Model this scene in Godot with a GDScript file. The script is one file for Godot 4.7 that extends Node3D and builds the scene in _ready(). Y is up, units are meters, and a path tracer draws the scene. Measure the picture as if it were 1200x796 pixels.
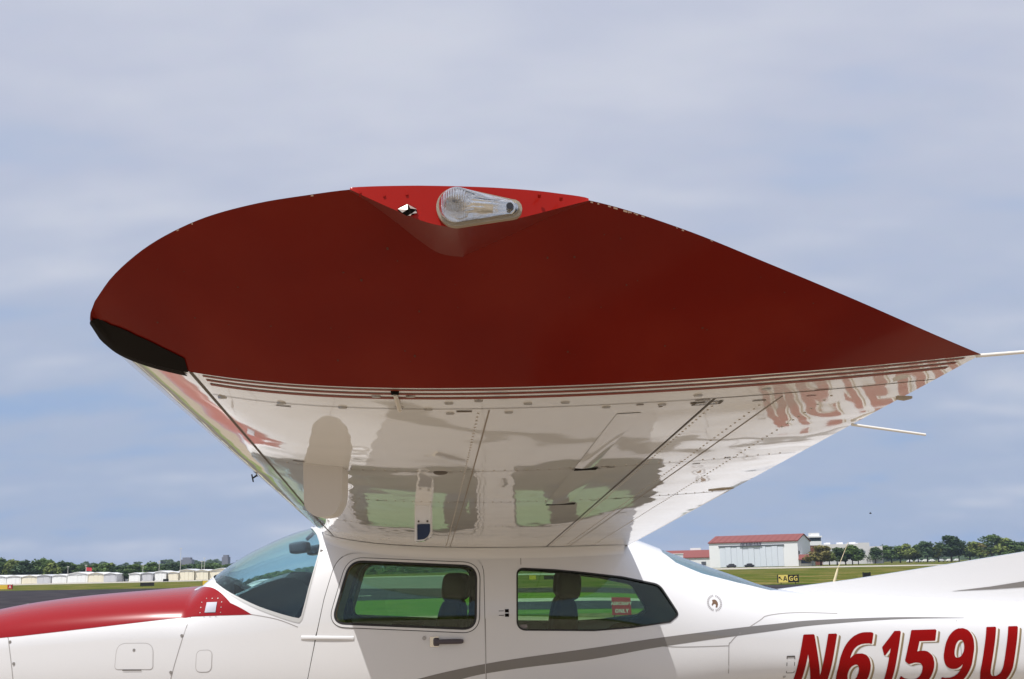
extends Node3D

const ZC := -6.9            # the aeroplane's plane of symmetry
const D0 := 1.6             # wing tip rib and wing root, metres from the camera's plane
const D1 := 6.45
const FAR_SHIFT := 0.13      # the far half lies a little further forward: the aeroplane stands slightly turned
enum {FL, FR, SL, SR, WL, WU, CP, CT, RL, RU}

# ------------------------------------------------------------------ basics
class MB:
	var v := PackedVector3Array()
	var n := PackedVector3Array()
	func tri(a: Vector3, b: Vector3, c: Vector3, na: Vector3, nb: Vector3, nc: Vector3) -> void:
		var g := (b - a).cross(c - a)
		if g.length_squared() < 1e-16: return
		v.push_back(a); n.push_back(na)
		if g.dot(na + nb + nc) > 0.0:
			v.push_back(c); n.push_back(nc); v.push_back(b); n.push_back(nb)
		else:
			v.push_back(b); n.push_back(nb); v.push_back(c); n.push_back(nc)
	func face(a: Vector3, b: Vector3, c: Vector3, out: Vector3) -> void:
		var g := (b - a).cross(c - a).normalized()
		if g.dot(out) < 0.0: g = -g
		tri(a, b, c, g, g, g)
	func quad(a: Vector3, b: Vector3, c: Vector3, d: Vector3, out: Vector3) -> void:
		face(a, b, c, out); face(a, c, d, out)
	func box(lo: Vector3, hi: Vector3, xf := Transform3D.IDENTITY) -> void:
		var p := []
		for i in 8: p.append(xf * Vector3(hi.x if i & 1 else lo.x, hi.y if i & 2 else lo.y, hi.z if i & 4 else lo.z))
		var c: Vector3 = xf * ((lo + hi) * 0.5)
		for f in [[0, 1, 3, 2], [4, 5, 7, 6], [0, 1, 5, 4], [2, 3, 7, 6], [0, 2, 6, 4], [1, 3, 7, 5]]:
			var m: Vector3 = (p[f[0]] + p[f[3]] + p[f[1]] + p[f[2]]) * 0.25
			quad(p[f[0]], p[f[1]], p[f[2]], p[f[3]], m - c)
	func grid(f: Callable, nu: int, nv: int, centre: Callable) -> void:   # a smooth surface f(u, v); normals point away from centre(u, v)
		var P := []
		var N := []
		for i in nu + 1:
			for j in nv + 1:
				P.append(f.call(float(i) / nu, float(j) / nv))
		for i in nu + 1:
			for j in nv + 1:
				var a: Vector3 = P[mini(i + 1, nu) * (nv + 1) + j] - P[maxi(i - 1, 0) * (nv + 1) + j]
				var b: Vector3 = P[i * (nv + 1) + mini(j + 1, nv)] - P[i * (nv + 1) + maxi(j - 1, 0)]
				var g := a.cross(b)
				var away: Vector3 = P[i * (nv + 1) + j] - centre.call(float(i) / nu, float(j) / nv)
				if g.length_squared() < 1e-14: g = away
				g = g.normalized()
				if g.dot(away) < 0.0: g = -g
				N.append(g)
		for i in nu:
			for j in nv:
				var k := i * (nv + 1) + j
				var l := k + nv + 1
				tri(P[k], P[l], P[l + 1], N[k], N[l], N[l + 1])
				tri(P[k], P[l + 1], P[k + 1], N[k], N[l + 1], N[k + 1])
	func rod(a: Vector3, b: Vector3, r0: float, r1: float, sides := 10) -> void:
		var d := (b - a).normalized()
		var x := d.cross(Vector3.UP if absf(d.y) < 0.9 else Vector3.RIGHT).normalized()
		var y := d.cross(x)
		for i in sides:
			var t0 := TAU * i / sides
			var t1 := TAU * (i + 1) / sides
			var e0 := x * cos(t0) + y * sin(t0)
			var e1 := x * cos(t1) + y * sin(t1)
			tri(a + e0 * r0, b + e0 * r1, b + e1 * r1, e0, e0, e1)
			tri(a + e0 * r0, b + e1 * r1, a + e1 * r0, e0, e1, e1)
			tri(a, a + e0 * r0, a + e1 * r0, -d, -d, -d)
			tri(b, b + e0 * r1, b + e1 * r1, d, d, d)
	func rbox(c: Vector3, h: Vector3, e: float, turn := Basis.IDENTITY) -> void:   # a rounded box; e is the exponent of the superellipsoid
		var f := func(u: float, w: float) -> Vector3:
			var th := (u - 0.5) * PI
			var ph := w * TAU
			var cc := func(q: float) -> float: return signf(q) * pow(absf(q), 2.0 / e)
			var ct: float = cc.call(cos(th))
			return c + turn * Vector3(h.x * ct * cc.call(cos(ph)), h.y * cc.call(sin(th)), h.z * ct * cc.call(sin(ph)))
		grid(f, 20, 32, func(_u, _w): return c)
	func prism(poly: PackedVector2Array, f: Callable, depth0: float, depth1: float) -> void:   # a flat outline put in space by f(p, depth)
		var idx := Geometry2D.triangulate_polygon(poly)
		var mid := Vector2.ZERO
		for p in poly: mid += p / poly.size()
		var c: Vector3 = f.call(mid, (depth0 + depth1) * 0.5)
		for k in range(0, idx.size(), 3):
			for d in [depth0, depth1]:
				face(f.call(poly[idx[k]], d), f.call(poly[idx[k + 1]], d), f.call(poly[idx[k + 2]], d), f.call(mid, d) - c)
		for k in poly.size():
			var a := poly[k]
			var b := poly[(k + 1) % poly.size()]
			quad(f.call(a, depth0), f.call(b, depth0), f.call(b, depth1), f.call(a, depth1), f.call((a + b) * 0.5, (depth0 + depth1) * 0.5) - c)
	func mesh(origin: Vector3, mat: Material) -> ArrayMesh:
		var a := []
		a.resize(Mesh.ARRAY_MAX)
		var p := PackedVector3Array()
		p.resize(v.size())
		for i in v.size(): p[i] = v[i] - origin
		a[Mesh.ARRAY_VERTEX] = p
		a[Mesh.ARRAY_NORMAL] = n
		var m := ArrayMesh.new()
		m.add_surface_from_arrays(Mesh.PRIMITIVE_TRIANGLES, a)
		m.surface_set_material(0, mat)
		return m

func numbered(called: String, parent: Node) -> String:
	if not parent.has_node(called): return called
	var k := 1
	while parent.has_node("%s_%03d" % [called, k]): k += 1
	return "%s_%03d" % [called, k]

func put(o: Node, called: String, parent: Node = self) -> Node:
	o.name = numbered(called, parent)
	parent.add_child(o, true)
	return o

func thing(called: String, label: String, category: String, at := Vector3.ZERO, group := "", turn := 0.0) -> Node3D:
	var o := Node3D.new()
	put(o, called)
	o.position = at
	o.rotation.y = turn
	return tag(o, label, category, group)

func tag(o: Node3D, label: String, category := "", group := "") -> Node3D:
	if label: o.set_meta("label", label)
	if category: o.set_meta("category", category)
	if group: o.set_meta("group", group)
	return o

func obj(called: String, mb: MB, mat: Material, parent: Node, origin := Vector3.ZERO) -> MeshInstance3D:
	var o := MeshInstance3D.new()
	o.mesh = mb.mesh(origin, mat)
	put(o, called, parent)
	return o

func lin(r: float, g: float, b: float, a := 1.0) -> Color:
	var c := Color(r, g, b).linear_to_srgb()
	c.a = a
	return c

func mat(c: Color, rough := 0.6, metal := 0.0) -> StandardMaterial3D:
	var m := StandardMaterial3D.new()
	m.albedo_color = c
	m.roughness = rough
	m.metallic = metal
	return m

func paint(c: Color, rough := 0.4, coat_rough := 0.03, coat := 1.0) -> StandardMaterial3D:
	var m := mat(c, rough)
	m.clearcoat_enabled = true
	m.clearcoat = coat
	m.clearcoat_roughness = coat_rough
	return m

func glass(c: Color) -> StandardMaterial3D:
	var m := mat(c, 0.0)
	m.albedo_color.a = 0.0
	m.refraction_enabled = true
	m.refraction_scale = 0.05
	return m

func ramp(stops: Array) -> Gradient:
	var g := Gradient.new()
	g.offsets = PackedFloat32Array(stops.map(func(s): return s[0]))
	g.colors = PackedColorArray(stops.map(func(s): return s[1]))
	return g

func noise_tex(freq: float, stops: Array, sd: int, octaves := 5, size := 512) -> NoiseTexture2D:
	var t := NoiseTexture2D.new()
	t.width = size; t.height = size
	t.seamless = true
	var nz := FastNoiseLite.new()
	nz.seed = sd
	nz.noise_type = FastNoiseLite.TYPE_SIMPLEX
	nz.frequency = freq
	nz.fractal_octaves = octaves
	t.noise = nz
	t.color_ramp = ramp(stops)
	return t

func ground_mat(a: Color, b: Color, c: Color, scale: float, sd: int, rough := 0.9) -> StandardMaterial3D:
	var m := mat(Color.WHITE, rough)
	m.albedo_texture = noise_tex(0.012, [[0.25, a], [0.5, b], [0.75, c]], sd)
	m.uv1_triplanar = true
	m.uv1_world_triplanar = true
	m.uv1_scale = Vector3.ONE * scale
	m.metallic_specular = 0.05
	return m

# ------------------------------------------------------------------ the aeroplane's surfaces
# x, top, belt, bottom, half width, exponent above the belt, exponent below it
const STATIONS := [
	[-3.25, 1.42, 1.33, 1.18, 0.20, 2.2, 2.2], [-3.12, 1.52, 1.33, 1.06, 0.34, 2.3, 2.4], [-2.92, 1.585, 1.36, 0.98, 0.43, 2.5, 2.8], [-2.45, 1.65, 1.40, 0.92, 0.50, 2.6, 3.0],
	[-1.96, 1.682, 1.42, 0.88, 0.535, 2.6, 3.0], [-1.74, 1.694, 1.42, 0.87, 0.545, 2.5, 3.0], [-1.48, 1.886, 1.42, 0.86, 0.555, 2.4, 3.0], [-1.16, 2.005, 1.42, 0.85, 0.56, 2.7, 3.0],
	[-0.8, 2.055, 1.42, 0.85, 0.565, 3.1, 3.0], [-0.2, 2.06, 1.42, 0.86, 0.565, 3.1, 3.0], [0.4, 1.995, 1.42, 0.90, 0.55, 2.9, 3.0], [0.68, 1.895, 1.40, 0.93, 0.53, 2.6, 2.9],
	[0.94, 1.79, 1.37, 0.97, 0.50, 2.4, 2.8], [1.18, 1.70, 1.34, 1.0, 0.465, 2.6, 2.6], [1.46, 1.606, 1.31, 1.03, 0.425, 2.9, 2.6], [1.9, 1.565, 1.28, 1.02, 0.37, 3.0, 2.9],
	[2.85, 1.497, 1.25, 1.04, 0.26, 2.9, 2.9], [3.9, 1.44, 1.26, 1.12, 0.15, 2.2, 2.2], [4.9, 1.39, 1.28, 1.2, 0.05, 2.1, 2.1]]
var sec := []          # the stations, interpolated every 5 mm
const SX := 0.005

func make_sections() -> void:
	var K := STATIONS.size()
	var T := []
	for i in K:
		var row := [0.0, 0.0, 0.0, 0.0, 0.0, 0.0, 0.0]
		for k in range(1, 7):
			if i == 0 or i == K - 1:
				var a := 0 if i == 0 else K - 2
				row[k] = (STATIONS[a + 1][k] - STATIONS[a][k]) / (STATIONS[a + 1][0] - STATIONS[a][0])
			else:
				var h0: float = STATIONS[i][0] - STATIONS[i - 1][0]
				var h1: float = STATIONS[i + 1][0] - STATIONS[i][0]
				var s0: float = (STATIONS[i][k] - STATIONS[i - 1][k]) / h0
				var s1: float = (STATIONS[i + 1][k] - STATIONS[i][k]) / h1
				row[k] = 0.0 if s0 * s1 <= 0.0 else 3.0 * (h0 + h1) / ((2.0 * h1 + h0) / s0 + (h1 + 2.0 * h0) / s1)
		T.append(row)
	var x: float = STATIONS[0][0]
	while x <= STATIONS[K - 1][0]:
		var i := 0
		while i < K - 2 and STATIONS[i + 1][0] <= x: i += 1
		var h: float = STATIONS[i + 1][0] - STATIONS[i][0]
		var u: float = (x - STATIONS[i][0]) / h
		var row := [x]
		for k in range(1, 7):
			var m0: float = T[i][k]
			var m1: float = T[i + 1][k]
			if k == 1 and i == 4: m1 = 0.05          # the crease at the foot of the windscreen
			if k == 1 and i == 5: m0 = 0.95; m1 = 0.5
			if k == 1 and i == 6: m0 = 0.5
			row.append((2 * u ** 3 - 3 * u * u + 1) * STATIONS[i][k] + (u ** 3 - 2 * u * u + u) * h * m0 + (-2 * u ** 3 + 3 * u * u) * STATIONS[i + 1][k] + (u ** 3 - u * u) * h * m1)
		sec.append(row)
		x += SX

func section(x: float) -> Array:
	var q := clampf((x - STATIONS[0][0]) / SX, 0.0, sec.size() - 1.001)
	var i := int(q)
	var f := q - i
	var a: Array = sec[i]
	var b: Array = sec[i + 1]
	return [0.0, lerpf(a[1], b[1], f), lerpf(a[2], b[2], f), lerpf(a[3], b[3], f), lerpf(a[4], b[4], f), lerpf(a[5], b[5], f), lerpf(a[6], b[6], f)]

func half_width(x: float, y: float) -> float:
	var s := section(x)
	var up: bool = y > s[2]
	var r: float = clampf((y - s[2]) / (s[1] - s[2]) if up else (s[2] - y) / (s[2] - s[3]), 0.0, 1.0)
	var e: float = s[5] if up else s[6]
	return s[4] * pow(maxf(1.0 - pow(r, e), 0.0), 1.0 / e)

func round_t(x: float, y: float) -> float:            # the place round the section at height y
	var s := section(x)
	var up: bool = y > s[2]
	var r: float = clampf((y - s[2]) / (s[1] - s[2]) if up else (s[2] - y) / (s[2] - s[3]), 0.0, 1.0)
	var e: float = s[5] if up else s[6]
	return 0.5 + (1.0 if up else -1.0) * asin(pow(r, e * 0.5)) / PI

func skin(x: float, t: float) -> Vector3:
	var s := section(x)
	var th := (clampf(t, 0.0, 1.0) - 0.5) * PI
	var e: float = s[5] if t > 0.5 else s[6]
	var sn: float = pow(absf(sin(th)), 2.0 / e)
	return Vector3(x, s[2] + ((s[1] - s[2]) if t > 0.5 else (s[3] - s[2])) * sn, s[4] * pow(maxf(cos(th), 0.0), 2.0 / e))

func thick(s: float) -> float:
	return 0.6 * (0.2969 * sqrt(maxf(s, 0.0)) - 0.126 * s - 0.3516 * s * s + 0.2843 * s ** 3 - 0.1036 * s ** 4)

func chord_line(d: float) -> Array:                   # leading edge x, trailing edge x, their heights
	var k := (d - D0) / (D1 - D0)
	return [-0.568 - 0.482 * k, 0.637 - 0.037 * k, 2.086 - 0.101 * k, 2.022 - 0.160 * k]

func wing_low(s: float, d: float) -> Vector3:
	var g := chord_line(d)
	var c: float = g[1] - g[0]
	return Vector3(g[0] + c * s, g[2] + (g[3] - g[2]) * s - c * thick(s) * lerpf(0.98, 0.74, clampf((d - D0) / (D1 - D0), 0.0, 1.0)), -d)

func wing_up(s: float, d: float) -> Vector3:
	var g := chord_line(d)
	var c: float = g[1] - g[0]
	return Vector3(g[0] + c * s, g[2] + (g[3] - g[2]) * s + c * thick(s) * 1.2, -d)

# the outer edge of the upswept wing tip: chord fraction, x, y, z
const TIP := [[0.000, -0.562, 2.083, -1.560], [0.025, -0.538, 2.077, -1.488], [0.031, -0.531, 2.089, -1.475], [0.059, -0.497, 2.106, -1.428], [0.102, -0.445, 2.128, -1.377], [0.163, -0.371, 2.149, -1.328],
	[0.235, -0.285, 2.161, -1.293], [0.285, -0.225, 2.165, -1.279], [0.325, -0.177, 2.168, -1.272], [0.412, -0.072, 2.168, -1.272], [0.474, 0.004, 2.166, -1.281], [0.546, 0.090, 2.158, -1.299],
	[0.638, 0.200, 2.132, -1.334], [0.725, 0.306, 2.100, -1.378], [0.821, 0.421, 2.067, -1.436], [0.929, 0.551, 2.033, -1.517], [1.000, 0.637, 2.022, -1.600]]

func tip_edge(s: float) -> Vector3:
	s = clampf(s, 0.0, 1.0)
	var i := 0
	while i < TIP.size() - 2 and TIP[i + 1][0] < s: i += 1
	var u: float = (s - TIP[i][0]) / (TIP[i + 1][0] - TIP[i][0])
	var q := []
	for k in [maxi(i - 1, 0), i, i + 1, mini(i + 2, TIP.size() - 1)]: q.append(Vector3(TIP[k][1], TIP[k][2], TIP[k][3]))
	if i < 3: return q[1].lerp(q[2], u)
	return q[1].cubic_interpolate_in_time(q[2], q[0], q[3], u, TIP[i + 1][0] - TIP[i][0], TIP[maxi(i - 1, 0)][0] - TIP[i][0], TIP[mini(i + 2, TIP.size() - 1)][0] - TIP[i][0])

func tip_cap(s: float, r: float) -> Vector3:
	return wing_low(s, D0).lerp(tip_edge(s), r)

func surf(kind: int, u: float, v: float) -> Vector3:
	match kind:
		FL:
			var p := skin(u, v)
			return Vector3(p.x, p.y, ZC + p.z)
		FR:
			var p := skin(u, v)
			return Vector3(p.x - FAR_SHIFT * p.z, p.y, ZC - p.z)
		SL: return Vector3(u, v, ZC + half_width(u, v))
		SR:
			var w := half_width(u, v)
			return Vector3(u - FAR_SHIFT * w, v, ZC - w)
		WL: return wing_low(u, v)
		WU: return wing_up(u, v)
		CP: return tip_cap(u, v)
		CT: return wing_up(u, D0).lerp(tip_edge(u), v)
		RL:
			var p := wing_low(u, v)
			return Vector3(p.x, p.y, 2.0 * ZC - p.z)
		RU:
			var p := wing_up(u, v)
			return Vector3(p.x, p.y, 2.0 * ZC - p.z)
	return Vector3.ZERO

var ripple := FastNoiseLite.new()
var ripple_fine := FastNoiseLite.new()
const E := 0.0015

func normal_of(kind: int, u: float, v: float, p: Vector3) -> Vector3:
	var lo_u := 0.0005 if kind >= WL else -9.0
	var u0 := maxf(u - E, lo_u)
	var vmax := 0.999 if kind <= FR else 9.0
	var vmin := 0.001 if kind <= FR else -9.0
	var n := (surf(kind, u + E, v) - surf(kind, u0, v)).cross(surf(kind, u, minf(v + E, vmax)) - surf(kind, u, maxf(v - E, vmin)))
	if n.length_squared() < 1e-20: n = Vector3.UP
	n = n.normalized()
	var out := Vector3.UP
	match kind:
		FL, FR, SL, SR: out = p - Vector3(p.x, 1.4, ZC)
		WL, RL: out = Vector3(-1.0 if u < 0.04 else 0.0, -1, 0)
		CP: out = Vector3(0, -1, 1)
	if n.dot(out) < 0.0: n = -n
	if kind == WL:   # the thin skin of the wing is not quite flat between its rivets
		var a := 0.0085 * smoothstep(0.0, 0.08, u)
		var q := Vector2(p.x * 26.0, p.z * 17.0)
		var w := Vector2(p.x * 6.0, p.z * 34.0)
		n += Vector3(ripple.get_noise_2d(q.x, q.y) * a + ripple_fine.get_noise_2d(w.x, w.y) * 0.034 * smoothstep(0.03, 0.2, u) * smoothstep(1.5, 2.3, -p.z), 0, ripple.get_noise_2d(q.x + 500.0, q.y) * a * 0.8)
		n = n.normalized()
	return n

func box_of(p: PackedVector2Array) -> Rect2:
	var r := Rect2(p[0], Vector2.ZERO)
	for q in p: r = r.expand(q)
	return r

# lays a sheet on a surface: the cells of a grid, cut to the outlines in inc and without those in exc, raised by off
func patch(mb: MB, kind: int, u0: float, u1: float, v0: float, v1: float, nu: int, nv: int, inc := [], exc := [], off := 0.0, flip := false) -> void:
	var du := (u1 - u0) / nu
	var dv := (v1 - v0) / nv
	var ib := inc.map(func(p): return box_of(p))
	var eb := exc.map(func(p): return box_of(p))
	var P := {}
	var N := {}
	var sgn := -1.0 if flip else 1.0
	for i in nu:
		for j in nv:
			var rect := Rect2(u0 + i * du, v0 + j * dv, du, dv)
			var pieces := [PackedVector2Array([rect.position, rect.position + Vector2(du, 0), rect.end, rect.position + Vector2(0, dv)])]
			var whole := true
			if inc.size():
				var got := []
				for k in inc.size():
					if rect.intersects(ib[k]): got.append_array(Geometry2D.intersect_polygons(pieces[0], inc[k]))
				pieces = got
				whole = false
			for k in exc.size():
				if pieces.size() and rect.intersects(eb[k]):
					var left := []
					for p in pieces: left.append_array(Geometry2D.clip_polygons(p, exc[k]))
					pieces = left
					whole = false
			if whole:
				var q := []
				for c in [[i, j], [i + 1, j], [i + 1, j + 1], [i, j + 1]]:
					var key: int = c[0] * 100000 + c[1]
					if not P.has(key):
						var uu: float = u0 + c[0] * du
						var vv: float = v0 + c[1] * dv
						var p := surf(kind, uu, vv)
						var nn := normal_of(kind, uu, vv, p)
						P[key] = p + nn * off
						N[key] = nn * sgn
					q.append(key)
				mb.tri(P[q[0]], P[q[1]], P[q[2]], N[q[0]], N[q[1]], N[q[2]])
				mb.tri(P[q[0]], P[q[2]], P[q[3]], N[q[0]], N[q[2]], N[q[3]])
				continue
			for p in pieces:
				if Geometry2D.is_polygon_clockwise(p) and pieces.size() > 1: continue
				var idx := Geometry2D.triangulate_polygon(p)
				if idx.is_empty(): continue
				var pp := []
				var pn := []
				for c in p:
					var at := surf(kind, c.x, c.y)
					var nn := normal_of(kind, c.x, c.y, at)
					pp.append(at + nn * off); pn.append(nn * sgn)
				for k in range(0, idx.size(), 3):
					mb.tri(pp[idx[k]], pp[idx[k + 1]], pp[idx[k + 2]], pn[idx[k]], pn[idx[k + 1]], pn[idx[k + 2]])

func sheet(mb: MB, kind: int, outlines: Array, exc := [], off := 0.001, cell := 0.03, flip := false) -> void:   # a patch just large enough for its outlines
	for o in outlines:
		var r := box_of(o)
		patch(mb, kind, r.position.x - 1e-4, r.end.x + 1e-4, r.position.y - 1e-4, r.end.y + 1e-4, maxi(1, ceili(r.size.x / cell)), maxi(1, ceili(r.size.y / cell)), [o], exc, off, flip)

func to_skin(o: PackedVector2Array) -> PackedVector2Array:    # an outline in (x, y) seen from the side, moved to (x, place round the section)
	var r := PackedVector2Array()
	for k in o.size():
		var a := o[k]
		var b := o[(k + 1) % o.size()]
		var m := maxi(1, ceili(a.distance_to(b) / 0.02))
		for i in m:
			var p := a.lerp(b, float(i) / m)
			r.push_back(Vector2(p.x, round_t(p.x, p.y)))
	return r

func rounded(pts: Array, rad: Array) -> PackedVector2Array:
	var r := PackedVector2Array()
	var K := pts.size()
	for k in K:
		var p: Vector2 = pts[k]
		var a: Vector2 = pts[(k + K - 1) % K]
		var b: Vector2 = pts[(k + 1) % K]
		var q: float = rad[k % rad.size()]
		if q <= 0.0:
			r.push_back(p); continue
		var pa := p + (a - p).normalized() * q
		var pb := p + (b - p).normalized() * q
		for i in 9:
			var t := i / 8.0
			r.push_back(pa.lerp(p, t).lerp(p.lerp(pb, t), t))
	return r

func smooth_line(pts: Array, each := 6) -> PackedVector2Array:
	var r := PackedVector2Array()
	for i in pts.size() - 1:
		var a: Vector2 = pts[maxi(i - 1, 0)]
		var d: Vector2 = pts[mini(i + 2, pts.size() - 1)]
		for k in each: r.push_back((pts[i] as Vector2).cubic_interpolate(pts[i + 1], a, d, float(k) / each))
	r.push_back(pts[-1])
	return r

func grown(o: PackedVector2Array, by: float) -> PackedVector2Array:
	var r := Geometry2D.offset_polygon(o, by, Geometry2D.JOIN_ROUND)
	return r[0] if r.size() else o

func strip(pts: PackedVector2Array, w: float) -> Array:
	return Geometry2D.offset_polyline(pts, w * 0.5, Geometry2D.JOIN_ROUND, Geometry2D.END_BUTT)

func disc(c: Vector2, r: float, sides := 14, sx := 1.0) -> PackedVector2Array:
	var o := PackedVector2Array()
	for i in sides: o.push_back(c + Vector2(cos(TAU * i / sides) * r * sx, sin(TAU * i / sides) * r))
	return o

func letter_outlines(text: String, bold: bool, called := "Droid Sans") -> Array:    # the triangles of some lettering, in em units
	var f := SystemFont.new()
	f.font_names = PackedStringArray([called])
	f.font_weight = 700 if bold else 400
	var t := TextMesh.new()
	t.text = text
	t.font = f
	t.font_size = 64
	t.pixel_size = 1.0 / 64.0
	t.depth = 0.0
	t.curve_step = 1.5
	var out := []
	var a := t.get_mesh_arrays()
	var vs: PackedVector3Array = a[Mesh.ARRAY_VERTEX]
	var ix: PackedInt32Array = a[Mesh.ARRAY_INDEX]
	for k in range(0, ix.size(), 3):
		var tri := PackedVector2Array([Vector2(vs[ix[k]].x, vs[ix[k]].y), Vector2(vs[ix[k + 1]].x, vs[ix[k + 1]].y), Vector2(vs[ix[k + 2]].x, vs[ix[k + 2]].y)])
		if absf((tri[1] - tri[0]).cross(tri[2] - tri[0])) > 1e-6: out.append(tri)
	return out

func flat_text(mb: MB, text: String, at: Vector3, height: float, across: Vector3, up: Vector3, bold := true, called := "Droid Sans") -> void:
	for tri in letter_outlines(text, bold, called):
		var q := []
		for p in tri: q.append(at + across * (p.x * height / 0.72) + up * ((p.y) * height / 0.72))
		mb.face(q[0], q[1], q[2], across.cross(up))

func V2(a: Array) -> Array:
	var r := []
	for k in range(0, a.size(), 2): r.append(Vector2(a[k], a[k + 1]))
	return r

var white_paint: StandardMaterial3D
var ORG := Vector3(0, 0, ZC)

func _ready() -> void:
	# ---------------------------------------------------------------- camera, sky, sun
	var cam := Camera3D.new()
	var pitch := deg_to_rad(10.865)
	var roll := deg_to_rad(1.283)
	var ahead := Vector3(0, sin(pitch), -cos(pitch))
	var up0 := Vector3(0, cos(pitch), sin(pitch))
	var right := Vector3.RIGHT * cos(roll) - up0 * sin(roll)
	cam.transform = Transform3D(Basis(right, right.cross(ahead), -ahead), Vector3(0, 1.75, 0))
	cam.fov = 31.74
	cam.near = 0.05
	cam.far = 9000.0
	put(cam, "camera")
	var env := Environment.new()
	env.background_mode = Environment.BG_SKY
	env.sky = Sky.new()
	var pano := PanoramaSkyMaterial.new()
	pano.panorama = sky_texture()
	pano.energy_multiplier = 1.0
	env.sky.sky_material = pano
	env.tonemap_mode = Environment.TONE_MAPPER_LINEAR
	env.tonemap_exposure = 1.0
	env.fog_enabled = true
	env.fog_density = 0.00008
	env.fog_light_color = Color(0.80, 0.87, 1.0)
	env.sdfgi_enabled = true
	env.ssao_enabled = true
	env.ssil_enabled = true
	var we := WorldEnvironment.new()
	we.environment = env
	put(we, "world_environment")
	var sun := DirectionalLight3D.new()
	sun.light_energy = 1.38
	sun.light_color = Color(1.0, 0.99, 0.975)
	sun.light_angular_distance = 0.5
	sun.shadow_enabled = true
	sun.transform = Transform3D(Basis.looking_at(Vector3(0.79, -2.5, -1.0)), Vector3(-8, 26, 10))
	put(sun, "sun")
	# ---------------------------------------------------------------- the place, then the aeroplane
	make_sections()
	ripple.seed = 5; ripple.frequency = 0.25; ripple.fractal_octaves = 2
	ripple_fine.seed = 9; ripple_fine.frequency = 0.2; ripple_fine.fractal_octaves = 2
	build_ground()
	build_hangars()
	build_museum()
	build_trees()
	build_signs()
	build_aeroplane()

func sky_texture() -> ImageTexture:
	var W := 2048
	var H := 1024
	var img := Image.create(W, H, false, Image.FORMAT_RGB8)
	var a := FastNoiseLite.new()
	a.seed = 21; a.frequency = 1.0; a.fractal_octaves = 5
	var b := FastNoiseLite.new()
	b.seed = 77; b.frequency = 1.0; b.fractal_octaves = 4
	var haze_low := Vector3(0.658, 0.718, 0.822)     # sRGB values: hazy air low down, veil of thin cloud high up, gaps of clearer air, thicker cloud
	var veil := Vector3(0.752, 0.777, 0.853)
	var gap := Vector3(0.575, 0.690, 0.850)
	var cloud := Vector3(0.822, 0.838, 0.886)
	for j in H:
		var el := PI * (0.5 - (j + 0.5) / H)
		if el < -0.03: 
			continue
		var y := maxf(sin(el), 0.0)
		var c := cos(el)
		for i in W:
			var az := TAU * (i + 0.5) / W
			var d := Vector3(sin(az) * c, y, -cos(az) * c)
			var q := d / (y + 0.22)                       # a flat layer of cloud overhead, seen in perspective
			var f := a.get_noise_3d(q.x * 1.1, q.y * 0.3, q.z * 1.6) * 0.62 + b.get_noise_3d(q.x * 2.2 + q.z * 2.6, 4.0, q.z * 5.2 - q.x * 1.4) * 0.34
			var col := haze_low.lerp(veil, smoothstep(0.02, 0.42, y))
			col = col.lerp(cloud, smoothstep(-0.2, 0.5, f + (y - 0.25) * 0.5) * 0.75)
			col = col.lerp(gap, smoothstep(0.12, 0.5, -f) * lerpf(0.6, 0.22, smoothstep(0.12, 0.3, y)))
			img.set_pixel(i, j, Color(col.x, col.y, col.z))
	# below the horizon: the colour of the ground's haze
	img.fill_rect(Rect2i(0, int(H * 0.51), W, H - int(H * 0.51)), Color(0.45, 0.45, 0.40))
	return ImageTexture.create_from_image(img)

# ------------------------------------------------------------------ ground
func area(called: String, pts: Array, y: float, m: Material) -> void:
	var mb := MB.new()
	var poly := PackedVector2Array(V2(pts))
	var idx := Geometry2D.triangulate_polygon(poly)
	for k in range(0, idx.size(), 3):
		mb.face(Vector3(poly[idx[k]].x, y, poly[idx[k]].y), Vector3(poly[idx[k + 1]].x, y, poly[idx[k + 1]].y), Vector3(poly[idx[k + 2]].x, y, poly[idx[k + 2]].y), Vector3.UP)
	obj(called, mb, m, self).set_meta("kind", "structure")

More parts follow.
